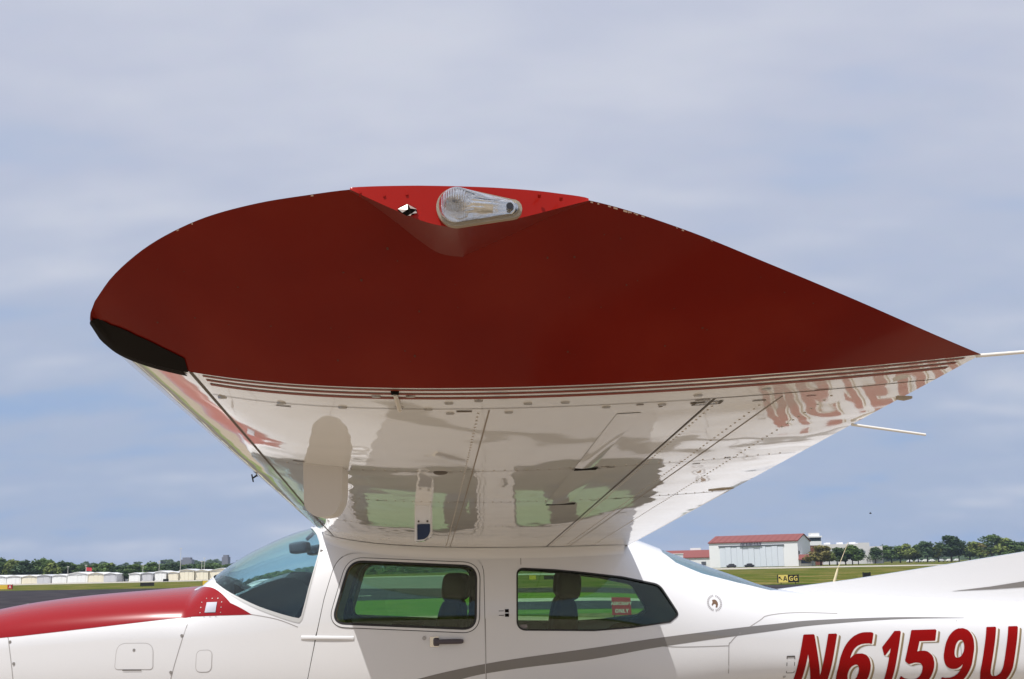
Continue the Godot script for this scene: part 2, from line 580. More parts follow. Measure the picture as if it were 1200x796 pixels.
func build_ground() -> void:
	var grass := ground_mat(lin(0.075, 0.115, 0.018), lin(0.145, 0.148, 0.034), lin(0.25, 0.195, 0.08), 0.013, 3)
	grass.detail_enabled = true
	grass.detail_blend_mode = BaseMaterial3D.BLEND_MODE_MUL
	grass.uv2_triplanar = true
	grass.uv2_world_triplanar = true
	grass.uv2_scale = Vector3.ONE * 0.11
	grass.detail_uv_layer = BaseMaterial3D.DETAIL_UV_2
	grass.detail_albedo = noise_tex(0.03, [[0.2, Color(0.75, 0.78, 0.7)], [0.8, Color(1, 1, 1)]], 8)
	var lush := ground_mat(lin(0.075, 0.155, 0.016), lin(0.10, 0.175, 0.022), lin(0.13, 0.185, 0.030), 0.05, 4)
	var asphalt := ground_mat(lin(0.038, 0.036, 0.042), lin(0.05, 0.047, 0.053), lin(0.062, 0.058, 0.063), 0.04, 5)
	var concrete := ground_mat(lin(0.36, 0.34, 0.29), lin(0.42, 0.39, 0.34), lin(0.47, 0.44, 0.38), 0.08, 6)
	var apron := ground_mat(lin(0.305, 0.251, 0.184), lin(0.33, 0.272, 0.20), lin(0.355, 0.293, 0.216), 0.31, 7)
	area("ground", [-6000, 300, 6000, 300, 6000, -6000, -6000, -6000], 0.0, grass)
	area("grass_strip", [-60, -46, -2, -48, 40, -41, 120, -20, 120, -80, 40, -75, 9, -84.5, 0, -90, -3, -79.5, -20, -72, -60, -60], 0.004, lush)
	area("runway", [-1500, -800, -420, -520, -215, -262, -84, -201, -46, -181, -18, -135, 0, -114, 10, -113, 21, -99, 60, -84, 160, -60, 160, -46, 60, -70, 30, -79, 9, -85.5, 0, -92, -3, -79.5, -20, -72, -60, -56, -420, -40, -1500, -40], 0.008, asphalt)
	area("taxiway", [-3, -55, 0, -53, 3, -52.2, 40, -46, 120, -24, 120, -44, 40, -59, 7, -65, 0, -65.5, -3, -60], 0.012, asphalt)
	area("path", [-1.5, -72.5, 0.5, -72.6, 7, -70.5, 40, -63.5, 120, -46, 120, -43.5, 40, -58.6, 7, -64.6, 0, -65.2, -1.5, -66.5], 0.016, concrete)
	area("apron", [-300, 90, 160, 90, 160, -8, 40, -38, 3, -42.5, -2, -48, -20, -48, -60, -44, -300, -30], 0.012, apron)
	area("road", [-420, -560, -60, -560, 100, -545, 150, -420, 420, -300, 420, -250, 150, -330, 60, -400, -60, -405, -420, -405], 0.006, concrete)
	area("ramp", [-23, -142, -3, -117, -2.5, -130, -14, -440, -75, -440], 0.006, ground_mat(lin(0.15, 0.155, 0.15), lin(0.18, 0.185, 0.175), lin(0.21, 0.21, 0.20), 0.03, 14))
	# painted lines on the runway
	var line_paint := mat(lin(0.6, 0.58, 0.52), 0.7)
	for k in 3: area("runway_marking", [-52 + k * 16, -88 - k * 1.2, -43 + k * 16, -88.6 - k * 1.2, -43 + k * 16, -89.8 - k * 1.2, -52 + k * 16, -89.2 - k * 1.2], 0.013, line_paint)
	# far wooded hills
	var mb := MB.new()
	var nz := FastNoiseLite.new()
	nz.seed = 12; nz.frequency = 0.0011; nz.fractal_octaves = 3
	var f := func(u: float, w: float) -> Vector3:
		var x := -2600.0 + 5200.0 * u
		var z := -1700.0 - 1300.0 * w
		var ridge := exp(-pow((x + 700.0) / 520.0, 2.0)) * 17.0 + exp(-pow((x - 800.0) / 320.0, 2.0)) * 10.0 + 5.0
		return Vector3(x, -1.0 + sin(PI * minf(w * 1.3, 0.5)) * (ridge + nz.get_noise_2d(x, z) * 10.0), z)
	mb.grid(f, 160, 24, func(_u, _w): return Vector3(0, -5000, 0))
	var hill := ground_mat(lin(0.035, 0.06, 0.025), lin(0.05, 0.075, 0.03), lin(0.065, 0.09, 0.035), 0.01, 9)
	obj("hills", mb, hill, self).set_meta("kind", "structure")
	hill_f = f

var hill_f: Callable

# ------------------------------------------------------------------ hangars on the left
func px_x(px: float, d: float) -> float:      # where the line of sight at that angle meets the plane d metres ahead
	return (px - 606.0) / 1425.0 * d

func small_hangar(x0: float, x1: float, z: float, h: float, depth: float, wall_m: Material, roof_m: Material, door_m: Material, trim_m: Material, label: String, leaves: int) -> void:
	var w := x1 - x0
	var o := thing("hangar", label, "hangar", Vector3((x0 + x1) * 0.5, 0, z), "row of light hangars across the airfield")
	var mb := MB.new()
	mb.box(Vector3(-w * 0.5, 0, -depth), Vector3(w * 0.5, h, 0))
	var peak := h + w * 0.09
	mb.face(Vector3(-w * 0.5, h, 0), Vector3(w * 0.5, h, 0), Vector3(0, peak, 0), Vector3.BACK)
	mb.face(Vector3(-w * 0.5, h, -depth), Vector3(w * 0.5, h, -depth), Vector3(0, peak, -depth), Vector3.FORWARD)
	obj("wall", mb, wall_m, o)
	mb = MB.new()
	for s in [-1.0, 1.0]:
		var a := Vector3(s * (w * 0.5 + 0.3), h - 0.03, 0.35)
		var b := Vector3(0, peak + 0.06, 0.35)
		var back := Vector3(0, 0, -depth - 0.7)
		mb.quad(a, b, b + back, a + back, Vector3.UP)
		var t := Vector3(0, -0.18, 0)
		mb.quad(a + t, b + t, b, a, Vector3.BACK)
		mb.quad(a + t, b + t, b + back + t, a + back + t, Vector3.DOWN)
		mb.quad(a + t, a, a + back, a + back + t, Vector3(s, 0, 0))
	obj("roof", mb, roof_m, o)
	var dw := w * 0.82 / leaves
	for k in leaves:
		mb = MB.new()
		var xx := -w * 0.41 + k * dw
		mb.box(Vector3(xx + 0.06, 0.05, 0.0), Vector3(xx + dw - 0.06, h * 0.84, 0.07 + 0.05 * (k % 2)))
		obj("door_panel", mb, door_m, o)
	mb = MB.new()
	mb.box(Vector3(-w * 0.43, h * 0.84, 0.0), Vector3(w * 0.43, h * 0.84 + 0.18, 0.16))
	obj("door_track", mb, trim_m, o)

func build_hangars() -> void:
	var D := 520.0
	var whites := [mat(lin(0.86, 0.86, 0.84), 0.6), mat(lin(0.82, 0.76, 0.60), 0.6), mat(lin(0.58, 0.58, 0.60), 0.6)]
	var roofs := [mat(lin(0.82, 0.83, 0.84), 0.45), mat(lin(0.62, 0.63, 0.66), 0.45)]
	var trim := mat(lin(0.28, 0.28, 0.28), 0.6)
	# left and right limit (as seen, in image columns of the photograph), wall, roof, height, door leaves
	var rows := [[-24, -3, 0, 0, 3.2, 3, "white hangar at the far left end of the row"], [-1, 16, 0, 0, 3.2, 3, "narrow white hangar with pale roof left of the cream one"], [18, 36, 1, 0, 3.1, 3, "cream hangar beside a grey one near the left end"], [37, 53, 2, 1, 3.2, 2, "grey hangar between the cream and white hangars"],
		[56, 73, 0, 0, 3.2, 3, "white hangar just right of the grey one"], [75, 99, 0, 0, 3.7, 4, "widest tall white hangar in the middle of the left group"], [101, 119, 1, 0, 3.6, 3, "cream hangar under the small red flag"], [120, 135, 2, 0, 3.4, 2, "grey hangar at the end next to dark trees"],
		[151, 164, 0, 0, 3.2, 2, "white hangar just right of the dark trees"], [165, 178, 2, 1, 3.3, 2, "grey hangar with grey roof right of the dark trees"], [180, 193, 0, 0, 3.8, 3, "tall white hangar behind the black sign"], [195, 207, 1, 0, 3.4, 2, "cream hangar under the tall light pole"],
		[208, 225, 1, 1, 4.2, 3, "cream hangar with a tall gable and grey roof"], [226, 241, 1, 0, 3.9, 3, "pale yellow hangar near the aeroplane windscreen"], [242, 270, 1, 1, 3.9, 4, "wide cream hangar partly behind the windscreen"], [272, 300, 0, 1, 3.8, 4, "white hangar seen through the windscreen glass"]]
	for r in rows:
		small_hangar(px_x(r[0], D), px_x(r[1], D), -D - (absf(r[0] - 150.0) * 0.05), r[4], 16.0, whites[r[2]], roofs[r[3]], whites[r[2]], trim, r[6], r[5])
	# poles with lamps behind the row
	var steel := mat(lin(0.6, 0.58, 0.52), 0.5)
	var k := 0
	for p in [[167.0, 7.0], [186.0, 8.5], [211.0, 14.0], [236.0, 8.0], [239.0, 9.5], [79.0, 7.0], [100.0, 7.5]]:
		var o := thing("light_pole", ["light pole behind the grey-roofed hangar right of the trees", "light pole behind the tall white hangar", "tallest pale light pole above the cream hangars", "shorter of two close light poles near the windscreen", "taller of two close light poles near the windscreen", "light pole behind the widest white hangar", "light pole beside the small red flag"][k], "light pole", Vector3(px_x(p[0], D + 30), 0, -D - 30), "light poles behind the hangars")
		var mb := MB.new()
		mb.rod(Vector3.ZERO, Vector3(0, p[1], 0), 0.14, 0.09, 8)
		obj("pole", mb, steel, o)
		mb = MB.new()
		mb.box(Vector3(-0.5, p[1] - 0.05, -0.2), Vector3(0.5, p[1] + 0.2, 0.2))
		obj("lamp_head", mb, steel, o)
		k += 1
	var fl := thing("flag", "small red flag on a pole above a cream hangar roof", "flag", Vector3(px_x(100.5, D + 12), 0, -D - 12))
	var mb := MB.new()
	mb.rod(Vector3.ZERO, Vector3(0, 6.6, 0), 0.07, 0.05, 8)
	obj("pole", mb, steel, fl)
	mb = MB.new()
	mb.grid(func(u, w): return Vector3(0.05 + u * 2.4, 5.0 + w * 1.5 - u * 0.3, sin(u * 7.0) * 0.15), 14, 4, func(_u, _w): return Vector3(0, 0, -50))
	obj("cloth", mb, mat(lin(0.45, 0.03, 0.04), 0.8), fl)

# ------------------------------------------------------------------ the red-roofed hangar and what stands by it
func build_museum() -> void:
	var D := 600.0
	var white := mat(lin(0.84, 0.84, 0.84), 0.6)
	var red := mat(lin(0.23, 0.068, 0.06), 0.85)
	var door_m := mat(lin(0.70, 0.74, 0.80), 0.5)
	var dark := mat(lin(0.10, 0.11, 0.13), 0.5)
	var o := thing("large_hangar", "large white hangar with red roof and wide panelled sliding doors", "hangar", Vector3(px_x(832, D), 0, -D), "", deg_to_rad(-26.0))
	var L := 43.8
	var DP := 27.0
	var H := 12.2
	var R := 15.3
	var mb := MB.new()
	mb.quad(Vector3(0, 0, 0), Vector3(L, 0, 0), Vector3(L, H, 0), Vector3(0, H, 0), Vector3.BACK)
	mb.quad(Vector3(0, 0, -DP), Vector3(L, 0, -DP), Vector3(L, H, -DP), Vector3(0, H, -DP), Vector3.FORWARD)
	for x in [0.0, L]:
		mb.quad(Vector3(x, 0, 0), Vector3(x, 0, -DP), Vector3(x, H, -DP), Vector3(x, H, 0), Vector3(x - 1, 0, 0))
		mb.face(Vector3(x, H, 0), Vector3(x, H, -DP), Vector3(x, R, -DP * 0.5), Vector3(x - 1, 0, 0))
	obj("wall", mb, white, o)
	mb = MB.new()
	for s in [0.0, 1.0]:
		var a := Vector3(-0.4, H + 0.05, 0.5 if s == 0.0 else -DP - 0.5)
		var b := Vector3(-0.4, R + 0.3, -DP * 0.5)
		var lx := Vector3(L + 0.8, 0, 0)
		mb.quad(a, a + lx, b + lx, b, Vector3.UP)
		mb.quad(a, a + lx, a + lx - Vector3(0, 0.5, 0), a - Vector3(0, 0.5, 0), Vector3(0, 0, 1.0 - 2.0 * s))
		for e in [Vector3.ZERO, lx]: mb.quad(a + e, b + e, b + e - Vector3(0, 0.5, 0), a + e - Vector3(0, 0.5, 0), Vector3(e.x - 1, 0, 0))
	obj("roof", mb, red, o)
	for k in 14:
		var seam := MB.new()
		var x := 1.5 + k * (L - 3.0) / 13.0
		seam.rod(Vector3(x, H + 0.1, 0.5), Vector3(x, R + 0.34, -DP * 0.5), 0.08, 0.08, 6)
		obj("roof_rib", seam, red, o)
	for k in 11:
		mb = MB.new()
		var x := 5.3 + k * 2.87
		mb.box(Vector3(x + 0.07, 0.15, 0.0), Vector3(x + 2.80, 9.9, 0.18 + 0.16 * (k % 2)))
		obj("door_panel", mb, door_m, o)
	mb = MB.new()
	mb.box(Vector3(4.9, 9.9, 0.0), Vector3(37.3, 10.5, 0.45))
	obj("door_track", mb, dark, o)
	var ink := mat(lin(0.06, 0.05, 0.08), 0.6)
	for k in 8:
		mb = MB.new()
		flat_text(mb, "Arkansas"[k], Vector3(16.6 + k * 1.3, 11.3, 0.3), 1.6, Vector3.RIGHT, Vector3.UP, true, "Droid Serif")
		obj("sign_letter", mb, ink, o)
	mb = MB.new()
	mb.box(Vector3(15.6, 10.0, 0.46), Vector3(26.6, 10.4, 0.9))
	obj("sign_shelf", mb, dark, o)
	# lean-to on the end wall
	mb = MB.new()
	mb.box(Vector3(L + 0.02, 0, -9.0), Vector3(L + 6.0, 3.0, -1.0))
	obj("annex", mb, white, o)
	mb = MB.new()
	mb.box(Vector3(L + 1.0, 1.2, -1.0), Vector3(L + 5.4, 2.9, -0.9))
	obj("window", mb, mat(lin(0.02, 0.03, 0.08), 0.1), o)
	mb = MB.new()
	mb.quad(Vector3(L + 0.02, 5.4, -1.2), Vector3(L + 6.2, 5.4, -1.2), Vector3(L + 6.2, 3.2, 0.6), Vector3(L + 0.02, 3.2, 0.6), Vector3.UP)
	mb.quad(Vector3(L + 0.02, 3.2, 0.6), Vector3(L + 6.2, 3.2, 0.6), Vector3(L + 6.2, 2.9, 0.6), Vector3(L + 0.02, 2.9, 0.6), Vector3.BACK)
	mb.quad(Vector3(L + 6.2, 3.2, 0.6), Vector3(L + 6.2, 5.4, -1.2), Vector3(L + 6.2, 3.0, -1.2), Vector3(L + 6.2, 2.9, 0.6), Vector3.RIGHT)
	obj("awning", mb, red, o)
	mb = MB.new()
	mb.box(Vector3(L + 0.02, 5.6, -2.6), Vector3(L + 0.2, 7.2, -0.8))
	obj("window", mb, mat(lin(0.03, 0.025, 0.03), 0.1), o)
	# low wing further left
	var lw := thing("low_building", "long low white building with red roof left of large hangar", "building", Vector3(px_x(770, D + 30), 0, -D - 30), "", deg_to_rad(-12.0))
	mb = MB.new()
	mb.box(Vector3(0, 0, -12), Vector3(29, 5.6, 0))
	obj("wall", mb, white, lw)
	mb = MB.new()
	mb.quad(Vector3(-0.4, 5.5, 0.5), Vector3(29.4, 5.5, 0.5), Vector3(29.4, 9.2, -6), Vector3(-0.4, 9.2, -6), Vector3.UP)
	mb.quad(Vector3(-0.4, 5.5, -12.5), Vector3(29.4, 5.5, -12.5), Vector3(29.4, 9.2, -6), Vector3(-0.4, 9.2, -6), Vector3.UP)
	mb.quad(Vector3(-0.4, 5.5, 0.5), Vector3(29.4, 5.5, 0.5), Vector3(29.4, 5.1, 0.5), Vector3(-0.4, 5.1, 0.5), Vector3.BACK)
	for x in [-0.4, 29.4]: mb.face(Vector3(x, 5.5, 0.5), Vector3(x, 9.2, -6), Vector3(x, 5.5, -12.5), Vector3(x - 1, 0, 0))
	obj("roof", mb, red, lw)
	mb = MB.new()
	mb.box(Vector3(17.0, 8.0, -9), Vector3(22.5, 10.3, -6.5))
	obj("roof_unit", mb, white, lw)
	for k in 4:
		mb = MB.new()
		mb.box(Vector3(3.0 + k * 6.6, 1.4, 0.0), Vector3(5.4 + k * 6.6, 3.2, 0.06))
		obj("window", mb, dark, lw)
	var sb := thing("small_building", "small white block standing before the low red-roofed building", "building", Vector3(px_x(786.5, D), 0, -D + 4))
	mb = MB.new()
	mb.box(Vector3(0, 0, -5), Vector3(5.6, 7.0, 0))
	obj("wall", mb, mat(lin(0.68, 0.70, 0.74), 0.6), sb)
	mb = MB.new()
	mb.box(Vector3(-0.2, 7.0, -5.2), Vector3(5.8, 7.3, 0.2))
	obj("roof", mb, white, sb)
	mb = MB.new()
	mb.box(Vector3(1.2, 0.1, 0), Vector3(2.4, 2.2, 0.06))
	obj("door", mb, dark, sb)
	# control tower
	var tw := thing("control_tower", "control tower with white cab and dark window band behind hangar", "tower", Vector3(px_x(957.5, D + 45), 0, -D - 45))
	mb = MB.new()
	mb.box(Vector3(-2.9, 0, -5.8), Vector3(2.9, 10.4, 0))
	obj("shaft", mb, mat(lin(0.20, 0.07, 0.045), 0.8), tw)
	mb = MB.new()
	mb.box(Vector3(-3.1, 10.4, -6.0), Vector3(3.1, 12.6, 0.2))
	obj("parapet", mb, white, tw)
	for s in 4:
		mb = MB.new()
		mb.box(Vector3(-3.0 + s * 1.5 + 0.05, 12.6, -0.15), Vector3(-3.0 + s * 1.5 + 1.45, 14.6, 0.0))
		obj("window", mb, mat(lin(0.02, 0.035, 0.035), 0.05), tw)
	mb = MB.new()
	mb.box(Vector3(-3.0, 12.6, -5.8), Vector3(3.0, 14.6, -0.2))
	obj("cab", mb, mat(lin(0.03, 0.045, 0.045), 0.1), tw)
	mb = MB.new()
	mb.box(Vector3(-3.5, 14.6, -6.3), Vector3(3.5, 15.4, 0.5))
	mb.box(Vector3(-2.4, 15.4, -5.2), Vector3(2.4, 17.0, -0.6))
	obj("roof", mb, white, tw)
	# big pale building far behind
	var bb := thing("terminal_building", "big pale blocky building rising behind the trees right of tower", "building", Vector3(px_x(966, 760), 0, -760))
	mb = MB.new()
	mb.box(Vector3(0, 0, -30), Vector3(22, 12.4, 0))
	mb.box(Vector3(22, 0, -30), Vector3(29, 13.0, 0))
	mb.box(Vector3(29, 0, -24), Vector3(37, 10.6, 0))
	obj("wall", mb, mat(lin(0.70, 0.68, 0.68), 0.7), bb)
	for k in 3:
		mb = MB.new()
		mb.box(Vector3(4.0 + k * 8.0, 12.4, -14), Vector3(6.6 + k * 8.0, 13.6, -8))
		obj("roof_unit", mb, white, bb)
	for k in 5:
		mb = MB.new()
		mb.box(Vector3(2.0 + k * 5.4, 6.8, 0.0), Vector3(4.6 + k * 5.4, 8.0, 0.05))
		obj("window", mb, mat(lin(0.25, 0.27, 0.30), 0.3), bb)
	# far-off blocks on the wooded ridge
	var hz := mat(lin(0.21, 0.21, 0.24), 0.8)  # grey-blue with the haze of distance mixed into the colour
	for b in [[219.0, 8.5, 29.5, "hazy wide dome-topped building on the wooded ridge"], [264.5, 4.6, 32.0, "hazy tower block on the wooded ridge near the windscreen"]]:
		var far := thing("distant_building", b[3], "building", Vector3(px_x(b[0], 1850.0), 0, -1850), "buildings on the ridge")
		mb = MB.new()
		mb.box(Vector3(-b[1], 0, -8), Vector3(b[1], b[2] - 3.0, 8))
		obj("wall", mb, hz, far)
		mb = MB.new()
		mb.box(Vector3(-b[1] * 0.7, b[2] - 3.0, -6), Vector3(b[1] * 0.7, b[2], 6))
		obj("roof", mb, hz, far)
	# cars under the far trees
	var paints := [mat(lin(0.7, 0.7, 0.7), 0.3), mat(lin(0.55, 0.56, 0.58), 0.3), mat(lin(0.75, 0.74, 0.7), 0.3), mat(lin(0.03, 0.03, 0.035), 0.3)]
	var at := [[1066, "white"], [1076, "white"], [1084, "silver"], [1092, "white"], [1103, "white"], [1112, "silver"], [1121, "white"], [857, "dark"], [878, "dark"], [822, "dark"]]
	for k in at.size():
		var c := thing("parked_car", "%s car parked under %s" % [at[k][1], ["the yellow-green tree left of the pointed dark tree", "the round green tree beside the pointed dark tree", "the pointed deep green tree", "the gap right of the pointed deep green tree", "the yellow-green tree between two deep green trees", "the left side of the tallest deep green tree", "the right side of the tallest deep green tree", "the left door panels of the large hangar", "the middle door panels of the large hangar", "the left corner of the large hangar"][k]], "car", Vector3(px_x(at[k][0], 830.0 if k < 7 else 545.0), 0, -830.0 if k < 7 else -545.0), "cars parked under the far trees" if k < 7 else "dark cars in front of the large hangar")
		mb = MB.new()
		mb.rbox(Vector3(0, 0.75, 0), Vector3(2.2, 0.5, 0.9), 5.0)
		obj("body", mb, paints[k % 3] if k < 7 else paints[3], c)
		mb = MB.new()
		mb.rbox(Vector3(0.1, 1.35, 0), Vector3(1.3, 0.45, 0.8), 4.0)
		obj("cabin", mb, paints[k % 3] if k < 7 else paints[3], c)
		for wx in [-1.35, 1.35]:
			mb = MB.new()
			mb.rod(Vector3(wx, 0.33, -0.9), Vector3(wx, 0.33, 0.92), 0.33, 0.33, 12)
			obj("wheel", mb, mat(lin(0.02, 0.02, 0.02), 0.8), c)

# ------------------------------------------------------------------ trees
func crown_mesh(rng: RandomNumberGenerator, w: float, h: float, base: float, shape: int, m: Material, count: int) -> ArrayMesh:
	var mb := MB.new()
	var lumps := []
	for k in 16:
		var t := rng.randf()
		var prof := (1.0 - 0.55 * t) if shape == 0 else (sin(PI * clampf(t * 0.85 + 0.12, 0.0, 1.0)) if shape == 1 else (1.0 - t) * 0.9 + 0.1)
		var a := rng.randf() * TAU
		var r := sqrt(rng.randf()) * 0.62 * w * prof
		lumps.append([Vector3(cos(a) * r, base + (h - base) * (0.1 + 0.8 * t), sin(a) * r), w * rng.randf_range(0.24, 0.42) * (0.55 + 0.5 * prof)])
	for k in count:
		var l: Array = lumps[rng.randi() % lumps.size()]
		var dir := Vector3(rng.randfn(), rng.randfn() * 0.8, rng.randfn()).normalized()
		var p: Vector3 = l[0] + dir * l[1] * pow(rng.randf(), 0.28)
		if p.y < base * 0.8: continue
		var s := w * rng.randf_range(0.045, 0.10)
		var nn := (dir + Vector3(rng.randfn(), rng.randfn(), rng.randfn()) * 0.55).normalized()
		var x := nn.cross(Vector3(rng.randfn(), rng.randfn(), rng.randfn())).normalized() * s
		var y := nn.cross(x).normalized() * s
		mb.tri(p - x - y * 0.4, p + x - y * 0.2, p + y, nn, nn, nn)
		mb.tri(p + x * 0.8 + y * 0.5, p - x * 0.6 + y * 0.4, p - y * 0.9, nn, nn, nn)
	return mb.mesh(Vector3.ZERO, m)

func build_trees() -> void:
	var rng := RandomNumberGenerator.new()
	rng.seed = 4
	var tones := [[lin(0.060, 0.110, 0.026), "dark green"], [lin(0.100, 0.165, 0.034), "mid green"], [lin(0.165, 0.205, 0.040), "yellow-green"], [lin(0.21, 0.18, 0.05), "olive brown"], [lin(0.036, 0.075, 0.022), "deep green"]]
	var bark := mat(lin(0.10, 0.075, 0.055), 0.9)
	var mats := []
	for t in tones:
		var m := mat(t[0], 0.75)
		m.backlight_enabled = true
		m.backlight = Color(0.2, 0.25, 0.1)
		mats.append(m)
	var crowns := {}
	for t in tones.size():
		for s in 3: crowns[t * 10 + s] = crown_mesh(rng, 1.0, 2.0, 0.42, s, mats[t], 1500)
	var trunk := MB.new()
	trunk.rod(Vector3(0, 0, 0), Vector3(0.02, 0.9, 0), 0.06, 0.035, 8)
	for k in 5:
		var a := k * 1.3
		trunk.rod(Vector3(0.01, 0.5 + k * 0.07, 0), Vector3(cos(a) * 0.32, 0.95 + k * 0.12, sin(a) * 0.32), 0.03, 0.012, 6)
	var trunk_mesh := trunk.mesh(Vector3.ZERO, bark)
	# column, distance, height, width, tone, shape, label
	var list := []
	# individuals on the right of the photograph
	list.append_array([[962, 575, 10.5, 10.5, 3, 0, "olive brown tree in front of the control tower"], [972, 585, 8.5, 7, 2, 0, "yellow-green tree just right of the olive brown tree"], [981, 600, 9.0, 9, 0, 0, "dark tree before the pale building, left of the cone-shaped one"], [991, 600, 9.2, 8, 4, 0, "deep green tree touching the cone-shaped tree"], [999, 595, 11.5, 7.5, 1, 2, "cone-shaped green tree in front of the pale building"], [1006, 598, 8.2, 6.5, 4, 0, "small deep green tree right of the cone-shaped one"],
		[1026, 760, 11.0, 9, 0, 0, "dark tree at the left end of the far right row"], [1035, 770, 12.0, 11, 1, 0, "mid green tree second in the far right row"], [1045, 775, 11.5, 11, 0, 1, "round dark tree third in the far right row"], [1055, 770, 11.5, 12, 1, 0, "mid green tree fourth in the far right row"], [1066, 765, 12.5, 12, 2, 0, "yellow-green tree left of the pointed dark tree"], [1076, 770, 12.0, 10, 1, 1, "round green tree touching the pointed dark tree"],
		[1087, 760, 14.0, 11, 4, 0, "pointed deep green tree left of the tallest tree"], [1100, 775, 12.0, 10, 2, 1, "yellow-green tree between two deep green trees"], [1115, 750, 17.0, 15, 4, 1, "tallest deep green tree in the far right row"], [1124, 755, 14.0, 9, 4, 0, "deep green tree leaning on the tallest tree's right side"], [1137, 770, 13.0, 13, 2, 0, "yellow-green tree right of the tallest tree"], [1149, 780, 12.5, 11, 3, 1, "olive tree in front of the tall grey-green crown"],
		[1163, 800, 18.0, 17, 1, 1, "tall round green tree near the right edge"], [1176, 780, 15.0, 13, 2, 0, "yellow-green tree right of the tall round one"], [1187, 775, 13.5, 12, 1, 0, "mid green tree almost at the right edge"], [1200, 790, 12.5, 13, 0, 0, "dark tree cut by the right edge"], [1214, 800, 13.0, 13, 1, 1, "green tree just outside the right edge"]])
	list.append_array([[139, 535, 4.6, 5, 4, 1, "small deep green tree in the gap between hangars, left"], [146, 532, 5.0, 5.5, 4, 1, "small deep green tree in the gap between hangars, right"]])
	for t in list:
		add_tree(t[0], t[1], t[2] * 0.93, t[3], crowns[t[4] * 10 + t[5]], trunk_mesh, t[6], "trees beyond the airfield" if t[0] > 900 else "small trees between the hangars", rng)
	# the belt of trees behind the hangars on the left: told apart only by tone and place
	var px := -26.0
	var used := []
	while px < 335.0:
		var tall := 11.4 if px < 60.0 else (9.6 if px < 95.0 else 8.2)
		var d := rng.randf_range(640.0, 690.0)
		var size := rng.randf_range(0.85, 1.18)
		var tone: int = [0, 1, 1, 2, 4, 0][rng.randi() % 6]
		while belt_label(px, tones[tone][1], size) in used: tone = (tone + 1) % 5
		used.append(belt_label(px, tones[tone][1], size))
		add_tree(px, d, tall * size, rng.randf_range(7.0, 10.0), crowns[tone * 10 + rng.randi() % 2], trunk_mesh, belt_label(px, tones[tone][1], size), "trees in the belt behind the hangars", rng)
		px += rng.randf_range(4.5, 7.0)
	# behind the right-hand row, and across the far ridge: woods that read as one mass
	woods("forest", rng, crowns, 900, func(): return Vector2(rng.randf_range(-2200.0, 300.0), rng.randf_range(0.0, 0.55)), 1.0)
	woods("forest", rng, crowns, 350, func(): return Vector2(rng.randf_range(380.0, 1500.0), rng.randf_range(0.0, 0.5)), 1.0)

func belt_label(px: float, tone: String, size: float) -> String:      # told apart by tone, height and the hangar in front
	var stands := [[-3, "white hangar at far left end"], [17, "narrow white hangar near the left end"], [36, "cream hangar left of the grey one"], [54, "grey hangar near the left end"], [74, "white hangar right of the grey one"], [100, "widest tall white hangar"], [119, "cream hangar under red flag"], [135, "grey hangar ending the left group"],
		[150, "gap between the two hangar groups"], [164, "white hangar right of the dark gap"], [179, "grey-roofed hangar right of the gap"], [194, "tall white hangar by the black sign"], [207, "cream hangar under the tall light pole"], [225, "cream hangar with the tall gable"], [241, "pale yellow hangar near the windscreen"], [271, "wide cream hangar beside the windscreen"], [400, "hangar seen through the windscreen"]]
	var k := 0
	while px > stands[k][0]: k += 1
	var third: float = (px - (stands[k - 1][0] if k else -27)) / (stands[k][0] - (stands[k - 1][0] if k else -27))
	return "%s %s tree behind %s of %s" % ["tall" if size > 1.07 else ("short" if size < 0.95 else "middling"), tone, "left end" if third < 0.34 else ("centre" if third < 0.67 else "right end"), stands[k][1]]

func woods(called: String, rng: RandomNumberGenerator, crowns: Dictionary, count: int, where: Callable, size: float) -> void:
	var mm := MultiMesh.new()
	mm.transform_format = MultiMesh.TRANSFORM_3D
	mm.mesh = crowns[10]
	mm.instance_count = count
	for k in count:
		var q: Vector2 = where.call()
		var p: Vector3 = hill_f.call((q.x + 2600.0) / 5200.0, q.y)
		var s := rng.randf_range(9.0, 17.0) * size
		mm.set_instance_transform(k, Transform3D(Basis(Vector3.UP, rng.randf() * TAU).scaled(Vector3(s, s * 0.42, s)), p - Vector3(0, s * 0.2, 0)))
	var o := MultiMeshInstance3D.new()
	o.multimesh = mm
	put(o, called)
	o.set_meta("kind", "stuff")
	tag(o, "far wooded ridge read as one mass of trees", "forest")

func add_tree(px: float, d: float, h: float, w: float, crown: Mesh, trunk: Mesh, label: String, group: String, rng: RandomNumberGenerator) -> void:
	var o := thing("tree", label, "tree", Vector3(px_x(px, d), 0, -d), group, rng.randf() * TAU)
	var c := MeshInstance3D.new()
	c.mesh = crown
	c.scale = Vector3(w, h * 0.5, w)
	put(c, "crown", o)
	var t := MeshInstance3D.new()
	t.mesh = trunk
	t.scale = Vector3(w * 0.7, h * 0.5, w * 0.7)
	put(t, "trunk", o)

